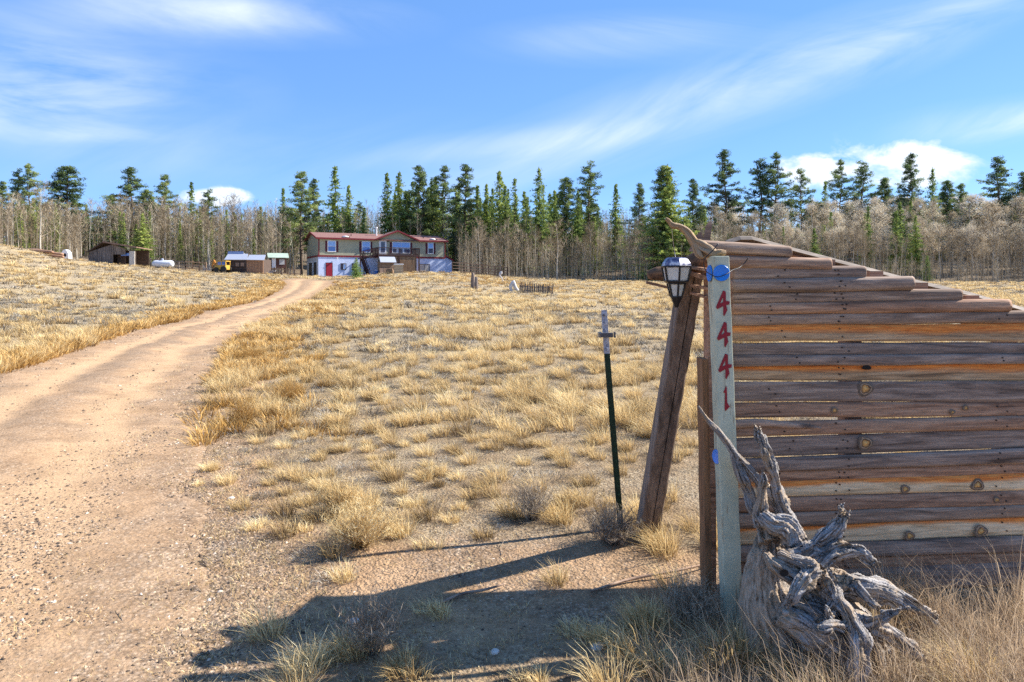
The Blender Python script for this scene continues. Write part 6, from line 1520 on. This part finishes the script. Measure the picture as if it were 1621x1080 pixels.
M_STONE = M_tint('mixed_gravel', [(0, (.06, .045, .035)), (.3, (.20, .14, .095)), (.6, (.38, .265, .17)), (.93, (.46, .35, .25)), (1, (.58, .50, .42))], .9, None, .2)
def mroad(x, y, g):
    dens = .25 + 1.4 * np.clip(fbm(x * .7, y * .5, 21, 3) + .12, 0, 1)
    v, l, r = road_side(x, y); rut = np.exp(-((v - .3) / .09) ** 2) + np.exp(-((v - .72) / .09) ** 2)
    dens = dens * (.45 + 1.3 * np.exp(-((v - .51) / .1) ** 2) + .8 * (v < .15) + .8 * (v > .85) + .8 * (y < 4.5))
    return (x < r + .5) & (x > l - .4) & (g.random(len(x)) < dens * (1 - .75 * np.clip(rut, 0, 1) * (y > 5))) & (y < 60)
stones(430000, 2.0, 34, .0018, .015, mroad, 'gravel', 3, M_STONE, 'loose tan and grey gravel lying over the dirt drive')
def mfield(x, y, g):
    v, l, r = road_side(x, y); return (x > r) & (g.random(len(x)) < .35 + np.clip(fbm(x * 1.2, y * 1.2, 31, 2), 0, 1)) & (x < 3)
stones(26000, 2.0, 12, .0018, .012, mfield, 'pebbles', 4, M_STONE, 'small pebbles scattered over the sandy ground between the tufts')
for i, (px, py, s, lab) in enumerate([(366, 791, .022, 'single white stone on the gravel near the lone small tuft'), (946, 1023, .028, 'flat pale stone between the golden tufts in the shadow'), (784, 1032, .02, 'small pale stone in the shadow near the bottom centre'), (560, 985, .024, 'grey stone beside the bare twiggy plant')]):
    x, y = hit(px, py); m = MB(); m.tube([(0,0,-s*.5), (0,0,-s*.1), (s*.1,0,s*.35), (0,0,s*.6)], [s*.6, s*1.1, s*.9, s*.3], 9, .3, seed=i); o = m.build('stone', M_plain('pale_stone', (.55,.50,.44), .85, .2, 40), None); o.location = (x, y, gz(x, y)); tag(o, lab, 'stone')
# fallen twigs on the sand
m = MB(); rr_ = random.Random(3)
for i in range(420):
    d = math.exp(rr_.uniform(math.log(2.1), math.log(8))); x = rr_.uniform(-.6, .75) * d; a_ = rr_.uniform(0, 6.28); L = rr_.uniform(.03, .14)
    z = gz(x, d) + .008; m.bar((x, d, z), (x + math.cos(a_) * L, d + math.sin(a_) * L, gz(x + math.cos(a_) * L, d + math.sin(a_) * L) + rr_.uniform(.006, .03)), .0028, .0028, taper=.4)
o = m.build('twig_litter', M_TWIGY, None); tag(o, 'small dead twigs littering the ground near the drive', 'litter', kind='stuff')
for k_, (pa, pb) in enumerate([((935, 940), (1145, 893)), ((700, 958), (800, 930))]):
    xa, ya = hit(*pa); xb, yb = hit(*pb); m = MB(); A_ = Vector((xa, ya, gz(xa, ya) + .012)); B_ = Vector((xb, yb, gz(xb, yb) + .02))
    m.tube([A_, A_.lerp(B_, .3) + Vector((0, .03, .0)), A_.lerp(B_, .65) + Vector((0, -.02, .01)), B_], [.006, .008, .007, .003], 7, .2, True, 18); o = m.build('stick', WOODG, None, True)
    tag(o, ('long grey stick lying on the sand before the leaning post', 'short grey stick lying at the edge of the big shadow')[k_], 'stick')
for o in list(HIDE):
    for c in list(o.children_recursive): bpy.data.objects.remove(c)
    bpy.data.objects.remove(o)
bpy.context.view_layer.update()
